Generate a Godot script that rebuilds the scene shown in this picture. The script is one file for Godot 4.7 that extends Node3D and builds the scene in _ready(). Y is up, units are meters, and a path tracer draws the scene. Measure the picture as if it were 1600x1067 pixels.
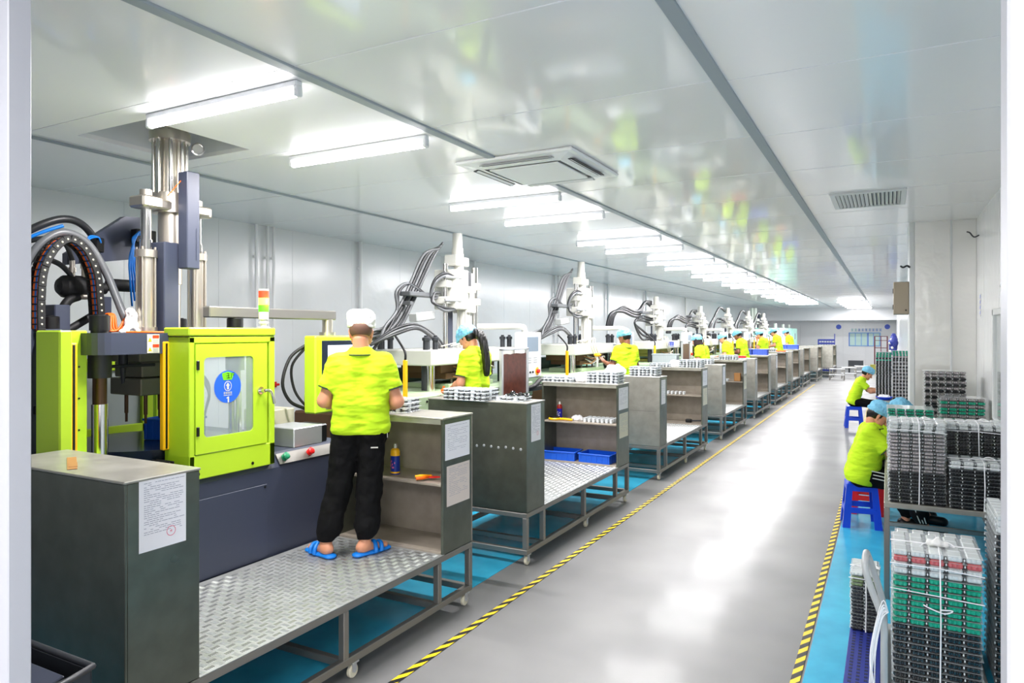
extends Node3D
# A moulding hall: a long white panelled room, presses and wheeled work platforms on the left, packing tables on the right.
# x to the right, y up, the aisle runs away along -z; P(x, y, d) puts a point d metres down the aisle.

const CEIL := 3.40
const WALL_L := -6.95
const WALL_R := 0.915
const FAR := 45.0
var M := {}
var rng := RandomNumberGenerator.new()
var taken := {}


class Geo:
	var v := PackedVector3Array()
	var n := PackedVector3Array()
	var u := PackedVector2Array()
	var ix := PackedInt32Array()
	var x := Transform3D.IDENTITY

	func add(p: Vector3, m: Vector3, t := Vector2.ZERO) -> int:
		v.append(x * p)
		n.append((x.basis * m).normalized())
		u.append(t)
		return v.size() - 1

	func tri(a: int, b: int, c: int) -> void:
		var g := (v[b] - v[a]).cross(v[c] - v[a])
		ix.append(a)
		if g.dot(n[a] + n[b] + n[c]) > 0.0:
			ix.append(c)
			ix.append(b)
		else:
			ix.append(b)
			ix.append(c)

	func face(pts: Array, m: Vector3, uvs := []) -> void:
		var k := v.size()
		for i in pts.size():
			add(pts[i], m, uvs[i] if uvs.size() > i else Vector2.ZERO)
		for i in range(1, pts.size() - 1):
			tri(k, k + i, k + i + 1)

	func box(c: Vector3, s: Vector3, bev := 0.0) -> void:
		var h := s.abs() * 0.5
		var b: float = min(bev, 0.45 * min(h.x, min(h.y, h.z)) * 2.0)
		for ax in 3:
			var a1 := (ax + 1) % 3
			var a2 := (ax + 2) % 3
			for sg in [-1.0, 1.0]:
				var pts := []
				for k in [[-1, -1], [1, -1], [1, 1], [-1, 1]]:
					var p := Vector3.ZERO
					p[ax] = sg * h[ax]
					p[a1] = k[0] * (h[a1] - b)
					p[a2] = k[1] * (h[a2] - b)
					pts.append(c + p)
				var m := Vector3.ZERO
				m[ax] = sg
				face(pts, m, [Vector2(0, 0), Vector2(1, 0), Vector2(1, 1), Vector2(0, 1)])
			if b > 0.0:
				for s1 in [-1.0, 1.0]:
					for s2 in [-1.0, 1.0]:
						var q := []
						for e in [[-1, 0], [1, 0], [1, 1], [-1, 1]]:
							var p := Vector3.ZERO
							p[ax] = e[0] * (h[ax] - b)
							p[a1] = s1 * (h[a1] - (b if e[1] == 1 else 0.0))
							p[a2] = s2 * (h[a2] - (0.0 if e[1] == 1 else b))
							q.append(c + p)
						var m := Vector3.ZERO
						m[a1] = s1
						m[a2] = s2
						face(q, m)
		if b > 0.0:
			for sx in [-1.0, 1.0]:
				for sy in [-1.0, 1.0]:
					for sz in [-1.0, 1.0]:
						var g := Vector3(sx, sy, sz)
						face([c + g * Vector3(h.x, h.y - b, h.z - b), c + g * Vector3(h.x - b, h.y, h.z - b), c + g * Vector3(h.x - b, h.y - b, h.z)], g)

	# a box by its two corners
	func slab(a: Vector3, b: Vector3, bev := 0.0) -> void:
		box((a + b) * 0.5, (b - a).abs(), bev)

	func bar(a: Vector3, b: Vector3, w: float, h: float, bev := 0.0) -> void:
		var keep := x
		var d := (b - a).normalized()
		var up := Vector3.UP if absf(d.y) < 0.99 else Vector3.RIGHT
		var r := d.cross(up).normalized()
		x = x * Transform3D(Basis(r, r.cross(d), -d), (a + b) * 0.5)
		box(Vector3.ZERO, Vector3(w, h, a.distance_to(b)), bev)
		x = keep

	func cyl(a: Vector3, b: Vector3, r0: float, r1 := -1.0, seg := 14, caps := true) -> void:
		if r1 < 0.0:
			r1 = r0
		var d := (b - a).normalized()
		var s := d.cross(Vector3.UP if absf(d.y) < 0.9 else Vector3.RIGHT).normalized()
		var t := d.cross(s)
		var k := v.size()
		for i in seg + 1:
			var an := TAU * i / seg
			var o := s * cos(an) + t * sin(an)
			add(a + o * r0, o, Vector2(float(i) / seg, 0))
			add(b + o * r1, o, Vector2(float(i) / seg, 1))
		for i in seg:
			tri(k + 2 * i, k + 2 * i + 1, k + 2 * i + 3)
			tri(k + 2 * i, k + 2 * i + 3, k + 2 * i + 2)
		if caps:
			for e in 2:
				var pts := []
				var rr: float = r0 if e == 0 else r1
				if rr < 0.0005:
					continue
				for i in seg:
					var an := TAU * i / seg
					pts.append((a if e == 0 else b) + (s * cos(an) + t * sin(an)) * rr)
				face(pts, -d if e == 0 else d)

	# profile of (radius, height) turned round the line from c along ax
	func lathe(c: Vector3, prof: Array, seg := 16, ax := Vector3.UP) -> void:
		var s := ax.cross(Vector3.RIGHT if absf(ax.x) < 0.9 else Vector3.UP).normalized()
		var t := ax.cross(s)
		for j in prof.size() - 1:
			var p: Vector2 = prof[j]
			var q: Vector2 = prof[j + 1]
			var e := q - p
			if e.length() < 0.00001:
				continue
			var k := v.size()
			var m := Vector2(e.y, -e.x).normalized()
			for i in seg + 1:
				var an := TAU * i / seg
				var o := s * cos(an) + t * sin(an)
				add(c + o * p.x + ax * p.y, o * m.x + ax * m.y)
				add(c + o * q.x + ax * q.y, o * m.x + ax * m.y)
			for i in seg:
				tri(k + 2 * i, k + 2 * i + 1, k + 2 * i + 3)
				tri(k + 2 * i, k + 2 * i + 3, k + 2 * i + 2)

	func tube(pts: Array, r: float, seg := 8, taper := 1.0) -> void:
		var k := v.size()
		var side := Vector3.ZERO
		var cnt := pts.size()
		var ends := []
		for i in cnt:
			var d: Vector3 = ((pts[mini(i + 1, cnt - 1)] as Vector3) - (pts[maxi(i - 1, 0)] as Vector3)).normalized()
			if i == 0:
				side = d.cross(Vector3.UP if absf(d.y) < 0.9 else Vector3.RIGHT).normalized()
			else:
				side = (side - d * side.dot(d)).normalized()
			var t := d.cross(side)
			var rr := r * lerpf(1.0, taper, float(i) / (cnt - 1))
			var cap := []
			for j in seg + 1:
				var an := TAU * j / seg
				var o := side * cos(an) + t * sin(an)
				add(pts[i] + o * rr, o, Vector2(float(j) / seg, i))
				if j < seg:
					cap.append(pts[i] + o * rr)
			if i == 0:
				ends.append([cap, -d])
			elif i == cnt - 1:
				ends.append([cap, d])
		for w in cnt - 1:
			for j in seg:
				var a := k + w * (seg + 1) + j
				tri(a, a + seg + 1, a + seg + 2)
				tri(a, a + seg + 2, a + 1)
		for e in ends:
			face(e[0], e[1])

	# a flat outline in the plane of xf (x, y), given thickness along its z from z0 to z1
	func prism(poly: Array, z0: float, z1: float, xf := Transform3D.IDENTITY) -> void:
		var keep := x
		x = x * xf
		var pv := PackedVector2Array(poly)
		var t := Geometry2D.triangulate_polygon(pv)
		for e in 2:
			var k := v.size()
			for p in pv:
				add(Vector3(p.x, p.y, z0 if e == 0 else z1), Vector3(0, 0, signf(z0 - z1) if e == 0 else signf(z1 - z0)), p)
			for i in range(0, t.size(), 3):
				tri(k + t[i], k + t[i + 1], k + t[i + 2])
		var area := 0.0
		for i in pv.size():
			var p := pv[i]
			var q := pv[(i + 1) % pv.size()]
			area += p.x * q.y - q.x * p.y
		for i in pv.size():
			var p := pv[i]
			var q := pv[(i + 1) % pv.size()]
			var m := Vector3(q.y - p.y, p.x - q.x, 0) * signf(area)
			face([Vector3(p.x, p.y, z0), Vector3(q.x, q.y, z0), Vector3(q.x, q.y, z1), Vector3(p.x, p.y, z1)], m)
		x = keep

	func ell(c: Vector3, r: Vector3, seg := 14, rings := 8) -> void:
		var k := v.size()
		for j in rings + 1:
			var ph := PI * j / rings
			for i in seg + 1:
				var th := TAU * i / seg
				var o := Vector3(sin(ph) * cos(th), cos(ph), sin(ph) * sin(th))
				add(c + o * r, o / r)
		for j in rings:
			for i in seg:
				var a := k + j * (seg + 1) + i
				tri(a, a + 1, a + seg + 2)
				tri(a, a + seg + 2, a + seg + 1)

	func arrays() -> Array:
		var a := []
		a.resize(Mesh.ARRAY_MAX)
		a[Mesh.ARRAY_VERTEX] = v
		a[Mesh.ARRAY_NORMAL] = n
		a[Mesh.ARRAY_TEX_UV] = u
		a[Mesh.ARRAY_INDEX] = ix
		return a

	# one continuous skin round tapered capsules, by surface nets.
	# prims: [a, b, ra, rb, {k, flat, sub, ax, f}]; cuts: [point, outward normal]
	func nets(prims: Array, cell: float, k: float, noise: FastNoiseLite = null, amp := 0.0, cuts := [], ns := Vector3.ONE) -> void:
		var lo := Vector3.INF
		var hi := -Vector3.INF
		for q in prims:
			var r: float = max(q[2], q[3])
			for e in 2:
				lo = lo.min(q[e] - Vector3.ONE * r)
				hi = hi.max(q[e] + Vector3.ONE * r)
		var pad := Vector3.ONE * (cell * 2.5 + amp + k * 0.3)
		lo -= pad
		hi += pad
		var nx := int(ceil((hi.x - lo.x) / cell)) + 1
		var ny := int(ceil((hi.y - lo.y) / cell)) + 1
		var nz := int(ceil((hi.z - lo.z) / cell)) + 1
		var sy := nx
		var sz := nx * ny
		var f := PackedFloat32Array()
		f.resize(sz * nz)
		f.fill(1.0)
		for q in prims:
			var a: Vector3 = q[0]
			var b: Vector3 = q[1]
			var ra: float = q[2]
			var rd: float = q[3] - q[2]
			var o: Dictionary = q[4] if q.size() > 4 else {}
			var kk: float = o.get("k", k)
			var flat: bool = o.get("flat", false)
			var sub: bool = o.get("sub", false)
			var sq: bool = o.has("ax")
			var axv: Vector3 = o.get("ax", Vector3.UP)
			var fct: float = o.get("f", 1.0) - 1.0
			var ab := b - a
			var inv: float = 1.0 / maxf(ab.length_squared(), 1e-9)
			var dir := ab.normalized()
			var reach: float = max(ra, q[3]) + kk + cell * 2.0
			var l0 := ((a.min(b) - Vector3.ONE * reach - lo) / cell).floor()
			var h0 := ((a.max(b) + Vector3.ONE * reach - lo) / cell).ceil()
			var x0 := maxi(0, int(l0.x))
			var x1 := mini(nx - 1, int(h0.x))
			for iz in range(maxi(0, int(l0.z)), mini(nz - 1, int(h0.z)) + 1):
				for iy in range(maxi(0, int(l0.y)), mini(ny - 1, int(h0.y)) + 1):
					var at := iz * sz + iy * sy
					var p := lo + Vector3(x0, iy, iz) * cell - a
					for i in range(at + x0, at + x1 + 1):
						var t := clampf(p.dot(ab) * inv, 0.0, 1.0)
						var w := p - ab * t
						if sq:
							w += axv * (w.dot(axv) * fct)
						var d := w.length() - (ra + rd * t)
						if flat:
							d = maxf(d, (p - ab).dot(dir))
						if sub:
							if -d > f[i]:
								f[i] = -d
						else:
							var old := f[i]
							var h := kk - absf(old - d)
							if h > 0.0:
								f[i] = minf(old, d) - h * h / kk * 0.25
							elif d < old:
								f[i] = d
						p.x += cell
		if noise or cuts.size():
			var near := cell * 3.0 + amp
			for iz in nz:
				for iy in ny:
					var at := iz * sz + iy * sy
					for ix_ in nx:
						var val := f[at + ix_]
						if val > near:
							continue
						var p := lo + Vector3(ix_, iy, iz) * cell
						if noise and val > -near:
							val += noise.get_noise_3dv(p * ns) * amp
						for c in cuts:
							val = maxf(val, (p - c[0]).dot(c[1]))
						f[at + ix_] = val
		var ids := PackedInt32Array()
		ids.resize(f.size())
		ids.fill(-1)
		var far := cell * 3.0
		var off := [0, 1, sy, sy + 1, sz, sz + 1, sz + sy, sz + sy + 1]
		var edges := [[0, 1], [2, 3], [4, 5], [6, 7], [0, 2], [1, 3], [4, 6], [5, 7], [0, 4], [1, 5], [2, 6], [3, 7]]
		var cells := PackedInt32Array()
		for iz in nz - 1:
			for iy in ny - 1:
				var at := iz * sz + iy * sy
				for i in range(at, at + nx - 1):
					if absf(f[i]) > far:
						continue
					var neg := int(f[i] < 0.0) + int(f[i + 1] < 0.0) + int(f[i + sy] < 0.0) + int(f[i + sy + 1] < 0.0)
					neg += int(f[i + sz] < 0.0) + int(f[i + sz + 1] < 0.0) + int(f[i + sz + sy] < 0.0) + int(f[i + sz + sy + 1] < 0.0)
					if neg == 0 or neg == 8:
						continue
					var s := Vector3.ZERO
					var cnt := 0
					var g := Vector3.ZERO
					var c8 := PackedFloat32Array()
					for o in off:
						c8.append(f[i + o])
					for e in edges:
						var fa := c8[e[0]]
						var fb := c8[e[1]]
						if (fa < 0.0) != (fb < 0.0):
							var t := fa / (fa - fb)
							var e0: int = e[0]
							var e1: int = e[1]
							s += Vector3(e0 & 1, (e0 >> 1) & 1, e0 >> 2).lerp(Vector3(e1 & 1, (e1 >> 1) & 1, e1 >> 2), t)
							cnt += 1
					g.x = c8[1] + c8[3] + c8[5] + c8[7] - c8[0] - c8[2] - c8[4] - c8[6]
					g.y = c8[2] + c8[3] + c8[6] + c8[7] - c8[0] - c8[1] - c8[4] - c8[5]
					g.z = c8[4] + c8[5] + c8[6] + c8[7] - c8[0] - c8[1] - c8[2] - c8[3]
					var cx := i - at
					ids[i] = add(lo + (Vector3(cx, iy, iz) + s / cnt) * cell, g if g.length_squared() > 1e-12 else Vector3.UP)
					cells.append(i)
		for i in cells:
			var f0 := f[i] < 0.0
			# one quad round each crossed edge that starts at this node
			for e in 3:
				var st: int = [1, sy, sz][e]
				if (f[i + st] < 0.0) == f0:
					continue
				var o1: int = [sy, sz, 1][e]
				var o2: int = [sz, 1, sy][e]
				if i - o1 - o2 < 0:
					continue
				var a := ids[i]
				var b := ids[i - o1]
				var c := ids[i - o1 - o2]
				var d := ids[i - o2]
				if a < 0 or b < 0 or c < 0 or d < 0:
					continue
				tri(a, b, c)
				tri(a, c, d)


static func P(px: float, py: float, d: float) -> Vector3:
	return Vector3(px, py, -d)


func spline(pts: Array, steps := 5) -> Array:
	var c := Curve3D.new()
	for i in pts.size():
		var a: Vector3 = pts[max(i - 1, 0)]
		var b: Vector3 = pts[min(i + 1, pts.size() - 1)]
		var t := (b - a) / 6.0
		c.add_point(pts[i], -t, t)
	var out := []
	for i in pts.size() - 1:
		for s in steps:
			out.append(c.sample(i, float(s) / steps))
	out.append(pts[-1])
	return out


func numbered(called: String) -> String:
	if not taken.has(called):
		taken[called] = 0
		return called
	taken[called] += 1
	return "%s_%03d" % [called, taken[called]]


func tag(o: Node, label: String, category: String, group := "") -> void:
	o.set_meta("label", label)
	o.set_meta("category", category)
	if group:
		o.set_meta("group", group)


func mesh_of(g: Geo, m: Material) -> ArrayMesh:
	var am := ArrayMesh.new()
	am.add_surface_from_arrays(Mesh.PRIMITIVE_TRIANGLES, g.arrays())
	am.surface_set_material(0, m)
	return am


# one named mesh under a thing
func put(called: String, g: Geo, m: Material, parent: Node) -> MeshInstance3D:
	var o := MeshInstance3D.new()
	o.name = called
	o.mesh = mesh_of(g, m)
	parent.add_child(o, true)
	return o


func put_mesh(called: String, am: Mesh, parent: Node, at := Vector3.ZERO) -> MeshInstance3D:
	var o := MeshInstance3D.new()
	o.name = called
	o.mesh = am
	o.position = at
	parent.add_child(o, true)
	return o


# a thing whose parts are children; parts are modelled in the thing's own axes
func thing(called: String, label: String, category: String, at := Vector3.ZERO, turn := 0.0, group := "") -> Node3D:
	var o := Node3D.new()
	o.name = numbered(called)
	o.position = at
	o.rotation.y = turn
	add_child(o, true)
	tag(o, label, category, group)
	return o


# the same, but parts are modelled in the room's axes
func hold(o: Node3D) -> Geo:
	var g := Geo.new()
	g.x = o.transform.affine_inverse()
	return g


func single(called: String, g: Geo, m: Material, label: String, category: String, at := Vector3.ZERO, turn := 0.0, group := "") -> MeshInstance3D:
	var o := MeshInstance3D.new()
	o.name = numbered(called)
	o.mesh = mesh_of(g, m)
	o.position = at
	o.rotation.y = turn
	add_child(o, true)
	tag(o, label, category, group)
	return o


func single_mesh(called: String, am: Mesh, label: String, category: String, at := Vector3.ZERO, turn := 0.0, group := "") -> MeshInstance3D:
	var o := MeshInstance3D.new()
	o.name = numbered(called)
	o.mesh = am
	o.position = at
	o.rotation.y = turn
	add_child(o, true)
	tag(o, label, category, group)
	return o


func copy(src: Node3D, label: String, at: Vector3, turn := 0.0) -> Node3D:
	var c: Node3D = src.duplicate()
	c.name = numbered(String(src.get_meta("kind_name", src.name)))
	add_child(c, true)
	c.position = at
	c.rotation.y = turn
	c.set_meta("label", label)
	return c


func setting(called: String) -> Node3D:
	var o := Node3D.new()
	o.name = called
	o.set_meta("kind", "structure")
	add_child(o, true)
	return o


func mat(c: Color, rough := 0.5, metal := 0.0, spec := 0.5) -> StandardMaterial3D:
	var m := StandardMaterial3D.new()
	m.albedo_color = c
	m.roughness = rough
	m.metallic = metal
	m.metallic_specular = spec
	return m


func glow(c: Color, e: float) -> StandardMaterial3D:
	var m := mat(c, 0.5)
	m.emission_enabled = true
	m.emission = c
	m.emission_energy_multiplier = e
	return m


func noise_tex(freq: float, lo: Color, hi: Color, size := 512, octaves := 4, seed_ := 1, stretch := Vector3.ONE) -> ImageTexture:
	var nz := FastNoiseLite.new()
	nz.seed = seed_
	nz.frequency = freq
	nz.noise_type = FastNoiseLite.TYPE_SIMPLEX_SMOOTH
	nz.fractal_octaves = octaves
	var im := nz.get_seamless_image(size, size)
	var out := Image.create(size, size, false, Image.FORMAT_RGB8)
	for y in size:
		for x in size:
			var v := im.get_pixel(int(x * stretch.x) % size, int(y * stretch.y) % size).r
			out.set_pixel(x, y, lo.lerp(hi, v))
	return ImageTexture.create_from_image(out)


func tri_planar(m: StandardMaterial3D, scale: float) -> void:
	m.uv1_triplanar = true
	m.uv1_world_triplanar = true
	m.uv1_scale = Vector3.ONE * scale


const LAMP_E := 4.0

func _ready() -> void:
	rng.seed = 11
	# camera: 1095 pixels focal length on a 1600 wide frame, level, lens shifted a little
	var cam := Camera3D.new()
	cam.name = "camera"
	add_child(cam)
	cam.projection = Camera3D.PROJECTION_FRUSTUM
	cam.near = 0.05
	cam.far = 120.0
	cam.size = 0.05 * 1067.0 / 1095.0
	cam.frustum_offset = Vector2(0, -14.5 / 1095.0 * 0.05)
	cam.position = Vector3(0, 2.06, 0)
	cam.rotation.y = atan(588.0 / 1095.0)
	cam.current = true
	var we := WorldEnvironment.new()
	we.name = "environment"
	var env := Environment.new()
	env.background_mode = Environment.BG_COLOR
	env.background_color = Color(0.5, 0.52, 0.55)
	env.tonemap_mode = Environment.TONE_MAPPER_LINEAR
	env.tonemap_exposure = 2.0
	env.sdfgi_enabled = true
	env.ssao_enabled = true
	env.ssil_enabled = true
	we.environment = env
	add_child(we)
	make_materials()
	lamps()
	shell()
	air_unit()
	ceiling_vent()
	hazard_tape(-2.56, 1.05, 30.0, 0.025, "black and yellow striped floor tape along the left edge of the aisle")
	hazard_tape(-0.485, 1.05, 24.0, 0.025, "black and yellow striped floor tape along the right edge of the aisle")
	wall_things()
	green_press()
	presses()
	units()
	near_items()
	right_side()
	far_end()
	people()


func lamps() -> void:
	var words := ["nearest", "second nearest", "third", "fourth", "fifth", "sixth", "seventh", "eighth", "ninth", "tenth", "eleventh", "twelfth", "thirteenth", "fourteenth", "fifteenth", "sixteenth", "seventeenth", "eighteenth", "nineteenth", "twentieth"]
	var n := 0
	for k in 10:
		for e in [2.75, 3.92]:
			var d: float = e + 3.37 * k
			ceiling_lamp(-4.02, -2.76, d, "%s white tube lamp from the camera in the long row over the presses" % words[n])
			n += 1
	for k in 5:
		ceiling_lamp(-1.95, -0.75, 33.0 + 2.1 * k, "%s white tube lamp of the short right-hand row at the far end" % words[k])
	# unseen lamps behind the camera, placed to light the jambs and near cabinets
	ceiling_lamp(-1.6, -0.4, -0.6, "unseen tube lamp in the lobby behind the camera, placed to light the jambs")
	ceiling_lamp(-0.2, 1.0, -1.8, "third unseen tube lamp in the lobby behind the camera, lighting the near cabinets")
	ceiling_lamp(-0.75, 0.45, -1.1, "right-hand unseen tube lamp in the lobby behind the camera, lighting the near cabinets")
	ceiling_lamp(-1.6, -0.4, -1.8, "unseen tube lamp at the back of the lobby, lighting the near cabinets")


func wall_things() -> void:
	# conduits down the left wall
	var i := 0
	for e in [[6.15, "leftmost of three white conduits close together on the left wall"], [6.33, "middle one of three white conduits close together on the left wall"], [6.43, "right one of three white conduits close together on the left wall"], [8.1, "single white conduit on the left wall, seen right of the man's cap"], [11.35, "single white conduit on the left wall behind the press with the ponytailed woman"], [15.0, "white conduit on the left wall behind the second white press"], [15.2, "second white conduit of the pair behind the second white press"], [18.5, "single white conduit on the left wall behind the third white press"], [22.0, "white conduit on the far part of the left wall"], [27.0, "farthest white conduit on the left wall"]]:
		var g := Geo.new()
		var r := 0.018 if i < 3 else 0.03
		g.cyl(Vector3(0, 0.6, 0), Vector3(0, CEIL, 0), r, r, 10)
		for y in [1.0, 2.0, 3.0]:
			g.box(Vector3(-0.015, y, 0), Vector3(0.03, 0.03, r * 3.0), 0.004)
		single("wall_conduit", g, M.pure, e[1], "pipe", P(WALL_L + 0.05, 0, e[0]))
		i += 1
	var g := Geo.new()
	for d in [6.15, 6.42]:
		g = Geo.new()
		g.cyl(Vector3.ZERO, Vector3(0, 0.07, 0), 0.03, 0.03, 10)
		g.box(Vector3(0.04, 0.035, 0), Vector3(0.02, 0.03, 0.09), 0.006)
		single("valve_tap", g, M.red, "red tap handle on the %s conduit beside the green press" % ("left" if d < 6.3 else "right"), "valve", P(WALL_L + 0.075, 1.36, d))
	# electric box on the pillar
	var o := thing("junction_cabinet", "beige metal switch box high on the corner of the steel pillar", "electrical box", P(0.22, 2.28, 9.86))
	g = Geo.new()
	g.slab(Vector3(-0.165, 0, 0), Vector3(0.005, 0.40, -0.30), 0.006)
	put("case", g, M.beige_box, o)
	g = Geo.new()
	g.slab(Vector3(-0.16, 0.005, 0.006), Vector3(0.0, 0.395, 0.0), 0.003)
	put("door", g, M.beige_box, o)
	g = Geo.new()
	g.cyl(Vector3(-0.03, 0.05, 0.0), Vector3(-0.03, 0.05, 0.014), 0.01, 0.01, 8)
	g.slab(Vector3(-0.172, 0.06, -0.05), Vector3(-0.164, 0.12, -0.02))
	g.slab(Vector3(-0.172, 0.26, -0.05), Vector3(-0.164, 0.32, -0.02))
	put("lock", g, M.black, o)
	g = Geo.new()
	g.tube(spline([Vector3(0, 0, 0), Vector3(-0.03, 0.02, 0.02), Vector3(-0.07, 0.0, 0.03), Vector3(-0.1, 0.02, 0.03)], 4), 0.012, 6)
	single("camera_bracket", g, M.dark_grey, "small dark bracket sticking out of the pillar corner below the ceiling", "bracket", P(0.23, 2.85, 9.82))
	g = Geo.new()
	g.tube(spline([Vector3(0, 0, 0), Vector3(-0.05, -0.02, 0.02), Vector3(-0.09, 0.03, 0.03), Vector3(-0.12, 0.04, 0.04)], 4), 0.008, 6)
	single("loose_cable", g, M.dark_grey, "short dark cable end hanging out where pillar and right wall meet the ceiling", "cable", P(WALL_R - 0.01, 3.16, 9.5))
	o = thing("wall_label", "small blue and white label strip on the right wall by the pillar corner", "label", P(WALL_R, 2.24, 9.4))
	g = Geo.new()
	g.slab(Vector3(-0.003, 0, 0), Vector3(0.001, 0.25, -0.1))
	put("paper", g, M.paper, o)
	g = Geo.new()
	for k in 4:
		g.slab(Vector3(-0.004, 0.02 + 0.06 * k, -0.03), Vector3(-0.002, 0.06 + 0.06 * k, -0.07))
	put("blue_print", g, M.bin_pale, o)
	var nz := FastNoiseLite.new()
	nz.seed = 4
	nz.frequency = 14.0
	g = Geo.new()
	g.nets([[Vector3(-0.02, 0, 0), Vector3(-0.02, 0.3, -0.04), 0.03, 0.02], [Vector3(-0.02, 0.02, -0.12), Vector3(-0.02, 0.26, -0.1), 0.03, 0.02]], 0.008, 0.05, nz, 0.03)
	single("plastic_pouch", g, M.bag, "crinkled clear plastic pouch stuck to the right wall above the window", "pouch", P(WALL_R - 0.01, 2.42, 7.2))


func presses() -> void:
	var x := -4.6
	white_press(P(x, 0, 7.17), 3.255, 0, "tall white moulding press with a brown rusty guard door, behind the woman with the ponytail")
	white_press(P(x, 0, 11.05), 3.255, 0, "tall white moulding press behind the worker holding a yellow tool")
	var a := white_press(P(x, 0, 15.4), 2.86, 1, "white moulding press with a blue name plate on its beam and dark hoses looping left")
	var ds := [[19.6, "white moulding press just beyond the one with the blue name plate", 1], [23.4, "white moulding press behind the bending worker in pale blue cap, fifth white one", 2], [27.2, "sixth white moulding press along the left wall", 2], [30.8, "seventh white moulding press, far down the left wall", 2]]
	for e in ds:
		white_press(P(x, 0, e[0]), 2.78 if e[2] == 1 else 2.85, e[2], e[1])
	# name plate on the third press
	var g := Geo.new()
	g.slab(Vector3(0.33, 1.73, 0.22), Vector3(0.336, 1.85, -0.28), 0.002)
	var np := put("name_plate", g, mat(Color(0.72, 0.76, 0.88), 0.4), a)
	var tm := TextMesh.new()
	tm.text = "KOSYON"
	tm.font_size = 10
	tm.pixel_size = 0.0105
	tm.depth = 0.004
	var f := SystemFont.new()
	f.font_names = PackedStringArray(["Droid Sans"])
	f.font_weight = 700
	tm.font = f
	tm.material = mat(Color(0.16, 0.25, 0.72), 0.4)
	var tx := put_mesh("lettering", tm, np, Vector3(0.338, 1.805, -0.03))
	tx.rotation.y = PI / 2
	g = Geo.new()
	for k in 4:
		g.slab(Vector3(0.336, 1.745, 0.2 - 0.12 * k), Vector3(0.338, 1.762, 0.15 - 0.12 * k))
	put("small_lettering", g, mat(Color(0.25, 0.32, 0.75), 0.4), np)
	# mint green machines at the end of the row
	for e in [[33.6, "large mint green machine cabinet with a round blue emblem at the far end"], [36.2, "second mint green machine cabinet at the far end, with a small dark window"], [38.4, "last mint green machine cabinet at the far end of the row"]]:
		var o := thing("machine_cabinet", e[1], "machine", P(-4.6, 0, e[0]))
		g = Geo.new()
		g.slab(Vector3(-0.8, 0, 0.9), Vector3(0.4, 2.25, -0.9), 0.02)
		put("body", g, M.mint_blue, o)
		if e[0] < 34:
			g = Geo.new()
			g.cyl(Vector3(0.4, 2.0, 0.0), Vector3(0.405, 2.0, 0), 0.17, 0.17, 20)
			var em := put("emblem", g, M.bin_pale, o)
			g = Geo.new()
			g.cyl(Vector3(0.405, 2.0, 0.0), Vector3(0.408, 2.0, 0), 0.11, 0.11, 20)
			put("emblem_centre", g, M.white, em)
		else:
			g = Geo.new()
			g.slab(Vector3(0.4, 1.7, 0.2), Vector3(0.405, 2.0, -0.2))
			put("window", g, M.lcd, o)
		g = Geo.new()
		g.cyl(Vector3(0.1, 2.25, 0), Vector3(0.1, 2.45, 0), 0.06, 0.06, 10)
		put("vent_pipe", g, M.white, o)
	for e in [[34.4, 3.2, "tall white column of the far green machine under the last lamps"], [35.6, 3.0, "slate column standing behind the far green machines"]]:
		g = Geo.new()
		g.slab(Vector3(-0.15, 0, 0.18), Vector3(0.15, e[1], -0.18), 0.02)
		g.slab(Vector3(-0.25, 2.45, 0.3), Vector3(0.25, 2.7, -0.3), 0.02)
		g.cyl(Vector3(0, 2.4, 0.3), Vector3(0, e[1], 0.3), 0.05, 0.05, 10)
		single("machine_column", g, M.white if e[0] < 35 else M.slate, e[2], "machine", P(-5.6, 0, e[0]))


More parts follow.
